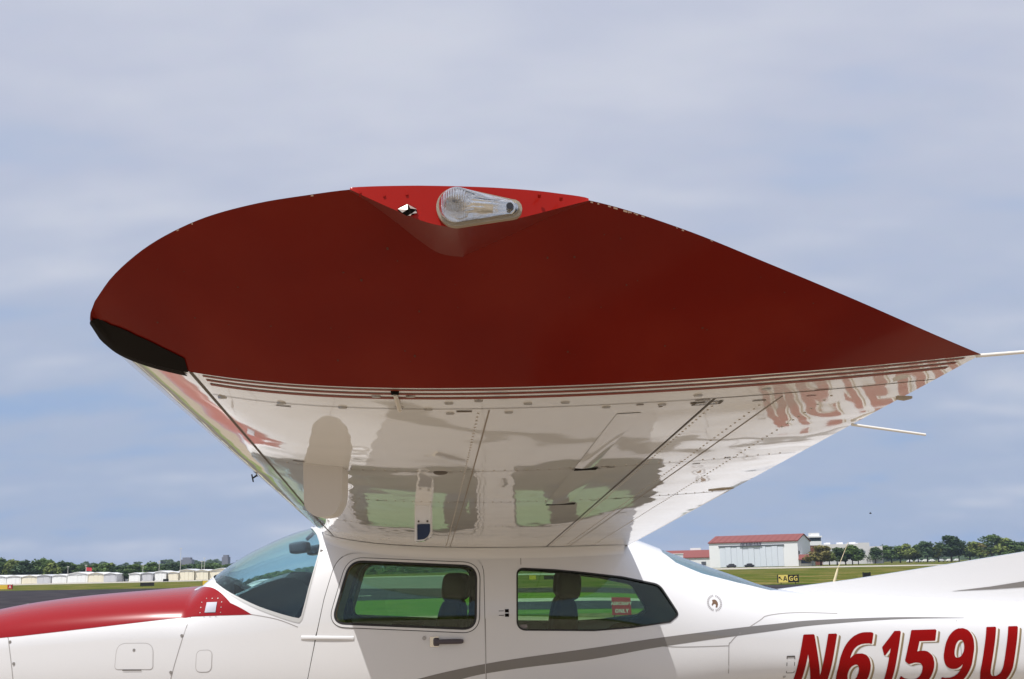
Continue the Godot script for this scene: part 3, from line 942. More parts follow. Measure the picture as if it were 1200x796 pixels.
# ------------------------------------------------------------------ signs on the airfield
func field_sign(at: Vector3, turn: float, panels: Array, h: float, label: String) -> void:    # panels: width, face material, text, text material
	var o := thing("airfield_sign", label, "sign", at, "", turn)
	var total := 0.0
	for p in panels: total += p[0]
	var x := -total * 0.5
	var dark := mat(lin(0.025, 0.025, 0.025), 0.6)
	for p in panels:
		var mb := MB.new()
		mb.box(Vector3(x + 0.01, 0.16, -0.1), Vector3(x + p[0] - 0.01, 0.16 + h, 0.0))
		obj("panel", mb, p[1], o)
		if p[2]:
			var word: String = p[2]
			for k in word.length():
				if word[k] == " ": continue
				mb = MB.new()
				flat_text(mb, word[k], Vector3(x + p[0] * (0.5 if word.length() == 1 else (0.28 + 0.44 * k / (word.length() - 1.0))), 0.16 + h * 0.5, 0.008), h * p[4], Vector3.RIGHT, Vector3.UP)
				obj("letter", mb, p[3], o)
			mb = MB.new()
			if p.size() > 5:      # an arrow up to the left
				var c := Vector3(x + p[0] * 0.27, 0.16 + h * 0.52, 0.008)
				mb.quad(c + Vector3(-0.11, 0.07, 0), c + Vector3(-0.07, 0.11, 0), c + Vector3(0.13, -0.09, 0), c + Vector3(0.09, -0.13, 0), Vector3.BACK)
				mb.face(c + Vector3(-0.16, 0.16, 0), c + Vector3(0.03, 0.14, 0), c + Vector3(-0.14, -0.03, 0), Vector3.BACK)
				obj("arrow", mb, p[3], o)
		x += p[0]
	for s in [-1.0, 1.0]:
		var mb := MB.new()
		mb.rod(Vector3(s * total * 0.35, 0, -0.05), Vector3(s * total * 0.35, 0.18, -0.05), 0.03, 0.03, 8)
		obj("leg", mb, dark, o)
	for s in [-1.0, 1.0]:
		var mb := MB.new()
		mb.box(Vector3(s * total * 0.5 - 0.025, 0.12, -0.13), Vector3(s * total * 0.5 + 0.025, 0.2 + h, 0.03))
		obj("frame", mb, dark, o)

func build_signs() -> void:
	var yellow := mat(lin(0.75, 0.52, 0.06), 0.5)
	var pale := mat(lin(0.85, 0.66, 0.17), 0.5)
	var black := mat(lin(0.015, 0.015, 0.015), 0.5)
	var red := mat(lin(0.45, 0.02, 0.02), 0.5)
	var white := mat(lin(0.75, 0.75, 0.72), 0.5)
	# the sign that reads arrow, A, GG
	field_sign(Vector3(22.3, 0, -100.4), 0.0, [[0.84, pale, "  A", black, 0.62, true], [0.86, black, "GG", pale, 0.62]], 0.6, "yellow and black taxiway sign reading A and GG in the grass")
	field_sign(Vector3(32.3, 0, -112.6), 0.25, [[0.72, black, "", null, 0.5]], 0.52, "small plain black sign back near the whip antenna")
	field_sign(Vector3(-92.5, 0, -219.0), 0.0, [[0.6, black, "", null, 0.5], [1.8, yellow, "", null, 0.5], [0.9, red, "A", white, 0.6]], 0.75, "black, yellow and red sign at the left edge of the runway")
	field_sign(Vector3(-66.0, 0, -217.0), 0.0, [[2.4, black, "", null, 0.5]], 0.6, "wide black sign back beyond the red engine cowling")
	field_sign(Vector3(-117.0, 0, -405.0), 0.0, [[1.8, black, "", null, 0.5]], 0.8, "farther narrow black sign back in front of the hangars")
	field_sign(Vector3(-53.0, 0, -207.0), 0.0, [[1.15, yellow, "", null, 0.5]], 0.75, "plain yellow sign at the foot of the windscreen")
	field_sign(Vector3(2.4, 0, -190.0), 0.0, [[1.15, yellow, "", null, 0.5]], 0.7, "yellow sign seen through the left end of the rear window")
	field_sign(Vector3(5.0, 0, -190.0), 0.0, [[1.6, black, "", null, 0.5]], 0.6, "dark sign seen through the rear window beside the headrest")
	# red notice behind the aeroplane
	var o := thing("notice_sign", "red notice with white lettering seen through the rear cabin window", "sign", Vector3(3.56, 0, -42.0))
	var mb := MB.new()
	mb.box(Vector3(-0.33, 0.12, -0.03), Vector3(0.33, 0.74, 0.0))
	obj("panel", mb, red, o)
	mb = MB.new()
	flat_text(mb, "AIRCRAFT", Vector3(0, 0.52, 0.006), 0.11, Vector3.RIGHT, Vector3.UP)
	obj("lettering", mb, white, o)
	mb = MB.new()
	flat_text(mb, "ONLY", Vector3(0, 0.26, 0.006), 0.13, Vector3.RIGHT, Vector3.UP)
	obj("lettering", mb, white, o)
	for s in [-1.0, 1.0]:
		mb = MB.new()
		mb.rod(Vector3(s * 0.25, 0, -0.05), Vector3(s * 0.25, 0.7, -0.05), 0.02, 0.02, 8)
		obj("leg", mb, black, o)
	# a bird far off over the airfield
	var bird := thing("bird", "tiny dark bird flying in the sky at the right", "bird", Vector3(37.0, 6.6, -126.0))
	mb = MB.new()
	mb.rbox(Vector3.ZERO, Vector3(0.13, 0.05, 0.05), 2.2)
	mb.face(Vector3(-0.05, 0.02, 0), Vector3(0.06, 0.02, 0), Vector3(-0.02, 0.16, 0.3), Vector3.UP)
	mb.face(Vector3(-0.05, 0.02, 0), Vector3(0.06, 0.02, 0), Vector3(-0.02, 0.16, -0.3), Vector3.UP)
	mb.face(Vector3(0.1, 0, -0.05), Vector3(0.1, 0, 0.05), Vector3(0.22, 0.01, 0), Vector3.UP)
	obj("body", mb, mat(lin(0.03, 0.03, 0.03), 0.9), bird)

# ------------------------------------------------------------------ the aeroplane
func build_aeroplane() -> void:
	var plane := thing("airplane", "white high-wing aeroplane with red wing tip and red cowling top", "airplane", ORG)
	white_paint = paint(lin(0.77, 0.765, 0.77), 0.45, 0.025, 0.9)
	var red_tip := paint(Color.WHITE, 0.5, 0.1, 0.14)
	red_tip.albedo_texture = noise_tex(0.006, [[0.2, lin(0.142, 0.0085, 0.0045)], [0.5, lin(0.158, 0.010, 0.005)], [0.8, lin(0.172, 0.0135, 0.0065)]], 44, 6)
	red_tip.uv1_triplanar = true
	red_tip.uv1_scale = Vector3(1.1, 1.1, 1.1)
	var red_gloss := paint(lin(0.15, 0.012, 0.007), 0.4, 0.14, 0.26)
	red_gloss.metallic_specular = 0.3
	red_tip.metallic_specular = 0.1
	var red_cowl := paint(lin(0.27, 0.004, 0.007), 0.24, 0.04, 0.35)
	red_cowl.metallic_specular = 0.35
	var black := mat(lin(0.014, 0.012, 0.011), 0.85)
	black.metallic_specular = 0.12
	var rubber := mat(lin(0.02, 0.02, 0.02), 0.6)
	var joint := mat(lin(0.10, 0.085, 0.075), 0.8)
	var joint_soft := mat(lin(0.36, 0.34, 0.33), 0.8)
	var joint_faint := mat(lin(0.52, 0.50, 0.49), 0.8)
	var grey := paint(lin(0.19, 0.178, 0.168), 0.4, 0.05)
	var steel := mat(lin(0.42, 0.40, 0.38), 0.35, 0.8)
	var chrome := mat(lin(0.75, 0.74, 0.72), 0.12, 1.0)
	var tan := mat(lin(0.13, 0.105, 0.055), 0.8)
	var dark_trim := mat(lin(0.022, 0.02, 0.018), 0.7)
	var seat_m := mat(lin(0.075, 0.045, 0.024), 0.75)
	var side_glass := glass(lin(0.52, 0.73, 0.57))
	var front_glass := glass(lin(0.72, 0.93, 0.93))

	# --- outlines as seen from the side, in metres
	var door_glass := rounded(V2([-0.958, 1.498, -0.871, 1.803, -0.217, 1.762, -0.225, 1.452]), [0.065])
	var rear_glass := rounded(V2([-0.004, 1.442, 0.002, 1.750, 0.2, 1.736, 0.348, 1.719, 0.549, 1.692, 0.745, 1.648, 0.835, 1.497, 0.788, 1.463, 0.585, 1.440, 0.390, 1.430]), [0.045, 0.035, 0.0, 0.0, 0.0, 0.03, 0.02, 0.0, 0.0, 0.0])
	var door := rounded(V2([-1.092, 1.19, -1.005, 1.618, -0.940, 1.852, -0.176, 1.818, -0.172, 1.17, -0.19, 1.02, -1.06, 1.02]), [0.0, 0.0, 0.10, 0.10, 0.0, 0.06, 0.06])
	var shield := PackedVector2Array()       # in (x, place round the section), up to and past the centre line
	var low := smooth_line(V2([-1.604, 1.708, -1.506, 1.654, -1.362, 1.587, -1.248, 1.546, -1.165, 1.521]), 5)
	var hi := smooth_line(V2([-1.122, 1.528, -1.104, 1.60, -1.088, 1.672, -1.058, 1.80, -1.048, 1.86, -1.05, 1.906, -1.076, 1.953]), 5)
	shield.push_back(Vector2(-1.675, 1.05)); shield.push_back(Vector2(-1.672, 0.93)); shield.push_back(Vector2(-1.65, 0.84))
	for p in low: shield.push_back(Vector2(p.x, round_t(p.x, p.y)))
	shield.push_back(Vector2(-1.135, round_t(-1.135, 1.515)))
	for p in hi: shield.push_back(Vector2(p.x, round_t(p.x, p.y)))
	shield.push_back(Vector2(-1.10, 0.86)); shield.push_back(Vector2(-1.14, 0.93)); shield.push_back(Vector2(-1.15, 1.05))
	var back_glass := PackedVector2Array(V2([0.80, 1.05, 0.80, 0.88, 0.86, 0.82, 1.0, 0.80, 1.2, 0.815, 1.38, 0.86, 1.44, 0.92, 1.45, 1.05]))
	var door_t := to_skin(door)
	var rear_t := to_skin(rear_glass)
	var door_glass_t := to_skin(door_glass)

	# --- fuselage: both sides of the skin, with its openings
	var mb := MB.new()
	for side in [FL, FR]:
		patch(mb, side, -3.25, 4.89, 0.0, 1.0, 230, 128, [], [grown(door_t, 0.003), rear_t, shield, back_glass])
	var fus := obj("fuselage", mb, white_paint, plane, ORG)
	# lining
	mb = MB.new()
	for side in [FL, FR]:
		patch(mb, side, -1.66, 1.46, 0.10, 1.0, 78, 40, [], [grown(door_glass_t, 0.012), grown(rear_t, 0.012), grown(shield, 0.01), back_glass], -0.035, true)
	obj("lining", mb, tan, fus, ORG)
	mb = MB.new()
	mb.box(Vector3(-1.60, 0.93, ZC - 0.36), Vector3(0.62, 0.96, ZC + 0.36))
	mb.box(Vector3(1.40, 0.99, ZC - 0.26), Vector3(1.43, 1.50, ZC + 0.26))
	mb.box(Vector3(0.62, 1.02, ZC - 0.40), Vector3(0.66, 1.40, ZC + 0.40))
	mb.box(Vector3(0.66, 1.36, ZC - 0.38), Vector3(1.40, 1.38, ZC + 0.38))
	obj("cabin_floor", mb, dark_trim, fus, ORG)
	# edges of the openings
	for w in [[door_glass, "window_reveal"], [rear_glass, "window_reveal"]]:
		for side in [1.0, -1.0]:
			mb = MB.new()
			var o: PackedVector2Array = w[0]
			for k in o.size():
				var a := o[k]
				var b := o[(k + 1) % o.size()]
				var pa := Vector3(a.x, a.y, ZC + side * half_width(a.x, a.y))
				var pb := Vector3(b.x, b.y, ZC + side * half_width(b.x, b.y))
				var inn := Vector3(0, -0.008, -0.038 * side)
				if side < 0.0:
					pa.x += FAR_SHIFT * (pa.z - ZC); pb.x += FAR_SHIFT * (pb.z - ZC)
				if w[0] == door_glass:      # the front edge slopes inwards
					inn = Vector3(0.030 if a.x < -0.80 and b.x < -0.80 else 0.0, -0.008, -0.055 * side)
				mb.quad(pa, pb, pb + inn, pa + inn, Vector3(0.4, 1.6, ZC) - pa)
			obj(w[1], mb, rubber if w[0] == rear_glass else mat(lin(0.27, 0.21, 0.085), 0.7), fus, ORG)

	# --- doors, left and right
	for side in [SL, SR]:
		var kind: int = FL if side == SL else FR
		mb = MB.new()
		patch(mb, kind, -1.10, -0.16, 0.0, 1.0, 46, 100, [door_t], [door_glass_t])
		var dr := obj("door", mb, white_paint, plane, ORG)
		mb = MB.new()
		sheet(mb, side, [grown(door_glass, 0.022)], [grown(door_glass, 0.010)], 0.004, 0.03)
		obj("window_trim", mb, white_paint, dr, ORG)
		mb = MB.new()
		sheet(mb, side, [grown(door_glass, 0.026)], [grown(door_glass, 0.022)], 0.0012, 0.03)
		sheet(mb, side, [grown(door_glass, 0.010)], [grown(door_glass, -0.002)], 0.0025, 0.03)
		obj("window_seal", mb, rubber, dr, ORG)
		mb = MB.new()
		sheet(mb, side, [grown(door_glass, 0.003)], [], -0.006, 0.04)
		sheet(mb, side, [grown(door_glass, 0.003)], [], -0.010, 0.04, true)
		obj("window_pane", mb, side_glass, dr, ORG)
		mb = MB.new()
		sheet(mb, side, [grown(rear_glass, 0.006)], [grown(rear_glass, -0.002)], 0.0025, 0.03)
		var rw := obj("rear_window", mb, rubber, plane, ORG)
		mb = MB.new()
		sheet(mb, side, [grown(rear_glass, 0.003)], [], -0.006, 0.04)
		sheet(mb, side, [grown(rear_glass, 0.003)], [], -0.010, 0.04, true)
		obj("pane", mb, side_glass, rw, ORG)
		if side == SR: continue
		# handle, lock and the hinge strake of the near door
		mb = MB.new()
		sheet(mb, SL, [rounded(V2([-0.458, 1.363, -0.458, 1.416, -0.412, 1.416, -0.412, 1.363]), [0.006])], [], 0.004, 0.05)
		var hd := obj("door_handle", mb, chrome, dr, ORG)
		mb = MB.new()
		var hz := ZC + half_width(-0.35, 1.389)
		mb.rbox(Vector3(-0.352, 1.3895, hz + 0.014), Vector3(0.068, 0.0125, 0.010), 5.0)
		mb.rbox(Vector3(-0.424, 1.389, hz + 0.010), Vector3(0.016, 0.021, 0.010), 4.0)
		obj("grip", mb, mat(lin(0.09, 0.075, 0.085), 0.3, 0.5), hd, ORG)
		mb = MB.new()
		mb.rod(Vector3(-0.487, 1.409, hz - 0.004), Vector3(-0.487, 1.409, hz + 0.005), 0.011, 0.010, 16)
		obj("lock", mb, steel, dr, ORG)
	mb = MB.new()
	var strake := func(u: float, w: float) -> Vector3:
		var x := lerpf(-1.122, -0.850, u)
		var y := 1.424 - 0.008 * u + 0.011 * cos(w * PI)
		return Vector3(x, y, ZC + half_width(x, y) + 0.007 * sin(w * PI) * pow(sin(PI * clampf(u, 0.02, 0.98)), 0.2) + 0.0005)
	mb.grid(strake, 24, 8, func(_u, _w): return Vector3(-1, 1.42, ZC))
	obj("hinge_fairing", mb, white_paint, plane, ORG)

	# --- windscreen and back window
	mb = MB.new()
	for side in [FL, FR]:
		patch(mb, side, -1.70, -1.03, 0.45, 1.0, 40, 40, [grown(shield, 0.004)], [], -0.005)
		patch(mb, side, -1.70, -1.03, 0.45, 1.0, 40, 40, [grown(shield, 0.004)], [], -0.010, true)
	var ws := obj("windshield", mb, front_glass, plane, ORG)
	mb = MB.new()
	patch(mb, FL, -1.76, -1.02, 0.45, 1.0, 50, 50, [grown(shield, 0.006)], [grown(shield, -0.003)], 0.002)
	patch(mb, FR, -1.76, -1.02, 0.45, 1.0, 50, 50, [grown(shield, 0.006)], [grown(shield, -0.003)], 0.002)
	obj("seal", mb, mat(lin(0.55, 0.55, 0.54), 0.5), ws, ORG)
	mb = MB.new()
	for side in [FL, FR]:
		patch(mb, side, 0.78, 1.47, 0.75, 1.0, 30, 24, [grown(back_glass, 0.003)], [], -0.001)
		patch(mb, side, 0.78, 1.47, 0.75, 1.0, 30, 24, [grown(back_glass, 0.003)], [], -0.006, true)
	obj("back_window", mb, front_glass, plane, ORG)

	# --- paintwork: red cowling top, grey swoosh, registration, emblem
	mb = MB.new()
	var red_low := smooth_line(V2([-3.25, 1.40, -2.95, 1.430, -2.721, 1.452, -2.602, 1.461, -2.259, 1.492, -1.989, 1.517, -1.708, 1.540, -1.382, 1.546]), 6)
	var red := PackedVector2Array()
	for p in red_low: red.push_back(Vector2(p.x, round_t(p.x, p.y)))
	red.push_back(Vector2(-1.50, round_t(-1.50, 1.607)))
	red.push_back(Vector2(-1.653, round_t(-1.653, 1.690)))
	red.push_back(Vector2(-1.74, 0.86)); red.push_back(Vector2(-1.755, 1.02)); red.push_back(Vector2(-3.25, 1.02))
	for side in [FL, FR]: patch(mb, side, -3.25, -3.25 + 54 * 8.14 / 230.0, 0.5, 1.0, 54, 64, [red], [], 0.0012)
	var cowl := obj("cowling_paint", mb, red_cowl, plane, ORG)
	mb = MB.new()
	var sw_top := smooth_line(V2([-0.86, 1.12, -0.520, 1.206, -0.301, 1.252, -0.037, 1.293, 0.378, 1.340, 0.672, 1.376, 0.929, 1.401, 1.174, 1.422, 1.362, 1.435, 1.568, 1.447, 2.013, 1.450, 2.405, 1.437]), 5)
	var sw_bot := smooth_line(V2([-0.60, 1.10, -0.302, 1.199, -0.038, 1.243, 0.376, 1.284, 0.670, 1.328, 0.927, 1.358, 1.170, 1.383, 1.358, 1.401, 1.562, 1.421, 2.008, 1.439, 2.405, 1.435]), 5)
	var sw := PackedVector2Array(sw_top)
	for k in sw_bot.size(): sw.push_back(sw_bot[sw_bot.size() - 1 - k])
	sheet(mb, SL, [sw], [grown(door, 0.0), rear_glass], 0.0009, 0.04)
	sheet(mb, SL, Geometry2D.intersect_polygons(sw, grown(door, -0.003)), [], 0.0009, 0.04)
	obj("stripe", mb, grey, plane, ORG)
	var x0 := 1.443
	var letters := ["N", "6", "1", "5", "9", "U"]
	var spans := [[1.424, 1.680], [1.648, 1.898], [1.869, 2.032], [2.003, 2.248], [2.219, 2.456], [2.441, 2.691]]   # feet and heads of the leaning letters
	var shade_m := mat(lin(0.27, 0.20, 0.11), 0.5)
	var letter_red := mat(lin(0.27, 0.004, 0.004), 0.5)
	letter_red.metallic_specular = 0.2
	var white_edge := mat(lin(0.80, 0.76, 0.70), 0.5)
	for k in 6:
		var tris := letter_outlines(letters[k], true)
		var b := Rect2(tris[0][0], Vector2.ZERO)
		for t in tris: b = b.merge(box_of(t))
		var base := 1.067 + 0.002 * k
		var tall := 0.305
		var lean := 0.26
		var wide: float = spans[k][1] - spans[k][0] - lean * tall
		for layer in 3:
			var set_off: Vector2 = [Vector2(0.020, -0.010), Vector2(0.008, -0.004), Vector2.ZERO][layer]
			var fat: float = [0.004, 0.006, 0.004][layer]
			var outl := []
			for t in tris:
				var q := PackedVector2Array()
				for p in t:
					var fx: float = (p.x - b.position.x) / b.size.x
					var fy: float = (p.y - b.position.y) / b.size.y
					q.push_back(Vector2(spans[k][0] + fx * wide + fy * tall * lean, base + fy * tall) + set_off)
				if Geometry2D.is_polygon_clockwise(q): q.reverse()
				outl.append(grown(q, fat))
			# join the triangles so that no two lie over each other
			var joined := [outl[0]]
			for i in range(1, outl.size()):
				var next := []
				var cur: PackedVector2Array = outl[i]
				for j in joined:
					var m := Geometry2D.merge_polygons(j, cur)
					var holes := m.filter(func(h): return Geometry2D.is_polygon_clockwise(h))
					if m.size() == 1: cur = m[0]
					elif holes.size() and m.size() - holes.size() == 1: next.append(j)
					else: next.append(j)
				next.append(cur)
				joined = next
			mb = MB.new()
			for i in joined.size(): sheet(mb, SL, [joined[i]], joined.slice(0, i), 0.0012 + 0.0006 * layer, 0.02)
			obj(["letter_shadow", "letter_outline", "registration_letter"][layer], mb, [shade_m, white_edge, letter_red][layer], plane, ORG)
	# round emblem: a ring of small lettering round a horse's head
	mb = MB.new()
	var ec := Vector2(1.036, 1.549)
	for k in 26:
		if k == 6 or k == 19: continue
		var a := TAU * k / 26.0
		sheet(mb, SL, [PackedVector2Array([ec + Vector2(cos(a - 0.07), sin(a - 0.07) * 1.05) * 0.030, ec + Vector2(cos(a + 0.07), sin(a + 0.07) * 1.05) * 0.030, ec + Vector2(cos(a + 0.08), sin(a + 0.08) * 1.05) * 0.041, ec + Vector2(cos(a - 0.08), sin(a - 0.08) * 1.05) * 0.041])], [], 0.001, 0.05)
	var em := obj("emblem", mb, mat(lin(0.36, 0.34, 0.34), 0.5), plane, ORG)
	mb = MB.new()
	var horse := PackedVector2Array()
	for p in V2([-9, 12, 0, 14, 7, 12, 13, 4, 14, -6, 9, -18, 2, -17, 5, -8, 1, -3, -6, -6, -11, -11, -13, -6, -8, 3]): horse.push_back(ec + p * 0.0013)
	sheet(mb, SL, [horse], [], 0.001, 0.05)
	obj("horse_head", mb, mat(lin(0.16, 0.09, 0.05), 0.5), em, ORG)

	# --- joints and small fittings of the fuselage
	var seams := [[-1.653, 1.691, -1.707, 1.540, -1.797, 1.231, -1.84, 1.0], [-2.684, 1.456, -2.670, 1.434, -2.636, 1.244, -2.62, 1.0], [1.086, 1.10, 1.094, 1.318, 1.108, 1.350, 1.152, 1.388, 1.272, 1.455, 1.32, 1.478, 1.469, 1.488, 1.705, 1.478], [1.094, 1.331, 0.85, 1.332, 0.74, 1.34], [0.02, 1.77, 0.02, 1.83], [-1.39, 1.548, -1.25, 1.52, -1.14, 1.478], [2.36, 1.05, 2.36, 1.425], [-0.17, 1.50, -0.172, 1.17]]
	for s in seams:
		mb = MB.new()
		sheet(mb, SL, strip(smooth_line(V2(s), 4), 0.0042), [], 0.0007, 0.05)
		obj("seam", mb, joint_soft, fus, ORG)
	mb = MB.new()
	var ring := grown(door, 0.0035)
	sheet(mb, SL, [ring], [grown(door, -0.001)], -0.006, 0.05)
	obj("seam", mb, joint, fus, ORG)
	for h in [[rounded(V2([-2.092, 1.283, -2.083, 1.415, -1.892, 1.413, -1.890, 1.280]), [0.02, 0.05, 0.05, 0.02]), "oil_door"], [rounded(V2([-1.668, 1.262, -1.664, 1.372, -1.582, 1.373, -1.585, 1.262]), [0.03]), "vent_panel"], [rounded(V2([1.400, 1.182, 1.405, 1.268, 1.446, 1.268, 1.441, 1.182]), [0.003]), "latch_panel"]]:
		mb = MB.new()
		sheet(mb, SL, [grown(h[0], -0.002)], [], 0.0016, 0.05)
		var pn := obj(h[1], mb, white_paint, plane, ORG)
		mb = MB.new()
		sheet(mb, SL, [grown(h[0], 0.002)], [grown(h[0], -0.002)], 0.0006, 0.05)
		obj("seam", mb, joint_faint if h[1] != "latch_panel" else joint, pn, ORG)
	mb = MB.new()
	sheet(mb, SL, [PackedVector2Array(V2([1.403, 1.262, 1.403, 1.270, 1.447, 1.270, 1.447, 1.262]))], [], 0.003, 0.05)
	sheet(mb, SL, [PackedVector2Array(V2([-2.05, 1.277, -2.05, 1.282, -1.95, 1.281, -1.95, 1.276]))], [], 0.003, 0.05)
	obj("hinge", mb, joint, fus, ORG)
	for q in [[-2.662, 1.432], [-2.634, 1.322], [-1.744, 1.448], [-1.797, 1.265], [-1.992, 1.380], [1.390, 1.163], [-1.035, 1.865], [0.80, 1.16]]:
		mb = MB.new()
		var c := Vector3(q[0], q[1], ZC + half_width(q[0], q[1]))
		mb.rod(c - Vector3(0, 0, 0.004), c + Vector3(0, 0, 0.003), 0.0085, 0.0075, 14)
		obj("screw", mb, steel, fus, ORG)
	# static plate with its ring of rivets on the red paint
	mb = MB.new()
	sheet(mb, SL, [PackedVector2Array(V2([-1.632, 1.560, -1.628, 1.611, -1.572, 1.612, -1.574, 1.561]))], [], 0.004, 0.05)
	var sp := obj("static_plate", mb, mat(lin(0.36, 0.36, 0.40), 0.5, 0.4), plane, ORG)
	mb = MB.new()
	for k in 12:
		var a := TAU * k / 12.0
		var q := Vector2(-1.602, 1.586) + Vector2(cos(a) * 0.055 / maxf(absf(cos(a)), absf(sin(a))), sin(a) * 0.045 / maxf(absf(cos(a)), absf(sin(a))))
		sheet(mb, SL, [disc(q, 0.0026, 8)], [], 0.003, 0.05)
	obj("rivet", mb, steel, sp, ORG)
	mb = MB.new()
	for q in [[-0.058, 1.537], [-0.058, 1.515]]:
		sheet(mb, SL, [PackedVector2Array([Vector2(q[0] - 0.010, q[1] - 0.008), Vector2(q[0] + 0.010, q[1] - 0.008), Vector2(q[0] + 0.010, q[1] + 0.008), Vector2(q[0] - 0.010, q[1] + 0.008)])], [], 0.003, 0.05)
		sheet(mb, SL, [PackedVector2Array([Vector2(q[0] - 0.042, q[1] - 0.0015), Vector2(q[0] - 0.016, q[1] - 0.0015), Vector2(q[0] - 0.016, q[1] + 0.0015), Vector2(q[0] - 0.042, q[1] + 0.0015)])], [], 0.001, 0.05)
	obj("static_port", mb, black, plane, ORG)
	mb = MB.new()
	sheet(mb, SL, [rounded(V2([0.010, 1.446, 0.010, 1.466, 0.046, 1.466, 0.046, 1.446]), [0.004])], [], -0.004, 0.05)
	obj("placard", mb, mat(lin(0.22, 0.20, 0.19), 0.5), plane, ORG)

	# --- dorsal fin, tail fin, tailplane, whip antenna
	mb = MB.new()
	var fin := PackedVector2Array(V2([1.44, 1.56, 1.46, 1.603, 1.60, 1.618, 1.899, 1.650, 2.388, 1.714, 2.878, 1.781, 3.35, 1.86, 3.75, 2.06, 4.45, 2.95, 4.95, 2.95, 4.85, 1.40, 2.85, 1.43]))
	mb.prism(fin, func(p, d): return Vector3(p.x, p.y, ZC + d * (0.035 - clampf((p.y - 1.6) * 0.012, 0.0, 0.02))), -1.0, 1.0)
	obj("fin", mb, white_paint, plane, ORG)
	mb = MB.new()
	var swoosh := PackedVector2Array(V2([2.44, 1.572, 2.66, 1.593, 2.90, 1.625, 3.3, 1.70, 3.3, 1.64, 2.90, 1.588, 2.66, 1.577]))
	mb.prism(swoosh, func(p, d): return Vector3(p.x, p.y, ZC + 0.0352 + d), 0.0, 0.001)
	obj("fin_stripe", mb, grey, plane, ORG)
	mb = MB.new()
	mb.prism(PackedVector2Array(V2([3.9, 0.05, 4.35, 1.9, 4.85, 1.9, 4.95, 0.05, 4.95, -0.05, 4.85, -1.9, 4.35, -1.9, 3.9, -0.05])), func(p, d): return Vector3(p.x, 1.40 + d, ZC + p.y), -0.035, 0.035)
	obj("tailplane", mb, white_paint, plane, ORG)
	mb = MB.new()
	mb.rod(Vector3(1.80, 1.58, ZC - 0.10), Vector3(1.842, 1.708, ZC - 0.10), 0.011, 0.005, 10)
	mb.rod(Vector3(1.842, 1.708, ZC - 0.10), Vector3(1.915, 1.86, ZC - 0.10), 0.002, 0.0012, 8)
	obj("whip_antenna", mb, mat(lin(0.70, 0.60, 0.38), 0.5), plane, ORG)

	# --- propeller and landing gear, outside the picture's frame
	mb = MB.new()
	mb.grid(func(u, w): return Vector3(-3.25 - 0.34 * u, 1.30 + 0.20 * sqrt(maxf(1.0 - u * u, 0.0)) * sin(w * TAU), ZC + 0.20 * sqrt(maxf(1.0 - u * u, 0.0)) * cos(w * TAU)), 14, 24, func(_u, _w): return Vector3(-3.3, 1.3, ZC))
	obj("spinner", mb, red_cowl, plane, ORG)
	for k in 3:
		mb = MB.new()
		var a := 0.4 + TAU * k / 3.0
		mb.rbox(Vector3(-3.38, 1.30 + sin(a) * 0.58, ZC + cos(a) * 0.58), Vector3(0.02, 0.44, 0.075), 2.6, Basis(Vector3.RIGHT, PI * 0.5 - a))
		obj("propeller_blade", mb, dark_trim, plane, ORG)
	for g in [[-2.55, 0.0], [0.15, 1.25], [0.15, -1.25]]:
		mb = MB.new()
		mb.rod(Vector3(g[0], 0.24, ZC + g[1]), Vector3(g[0], 0.95, ZC + g[1] * 0.22), 0.028, 0.04, 12)
		var lg := obj("landing_gear", mb, white_paint, plane, ORG)
		mb = MB.new()
		mb.grid(func(u, w): return Vector3(g[0] + cos(u * TAU) * (0.165 + 0.075 * cos(w * TAU)), 0.24 + sin(u * TAU) * (0.165 + 0.075 * cos(w * TAU)), ZC + g[1] + 0.075 * sin(w * TAU)), 28, 14, func(u, _w): return Vector3(g[0] + cos(u * TAU) * 0.165, 0.24 + sin(u * TAU) * 0.165, ZC + g[1]))
		obj("tyre", mb, rubber, lg, ORG)
		mb = MB.new()
		mb.rod(Vector3(g[0], 0.24, ZC + g[1] - 0.05), Vector3(g[0], 0.24, ZC + g[1] + 0.05), 0.10, 0.10, 20)
		obj("rim", mb, white_paint, lg, ORG)

	build_cabin(plane, dark_trim, seat_m, tan)
	build_wing(plane, red_tip, red_gloss, black, joint, steel)
	build_light(plane, chrome)
	# far wing
	mb = MB.new()
	patch(mb, RL, 0.0, 1.0, 0.9, 6.5, 40, 12)
	patch(mb, RU, 0.0, 1.0, 0.9, 6.5, 40, 12)
	obj("wing", mb, white_paint, plane, ORG)

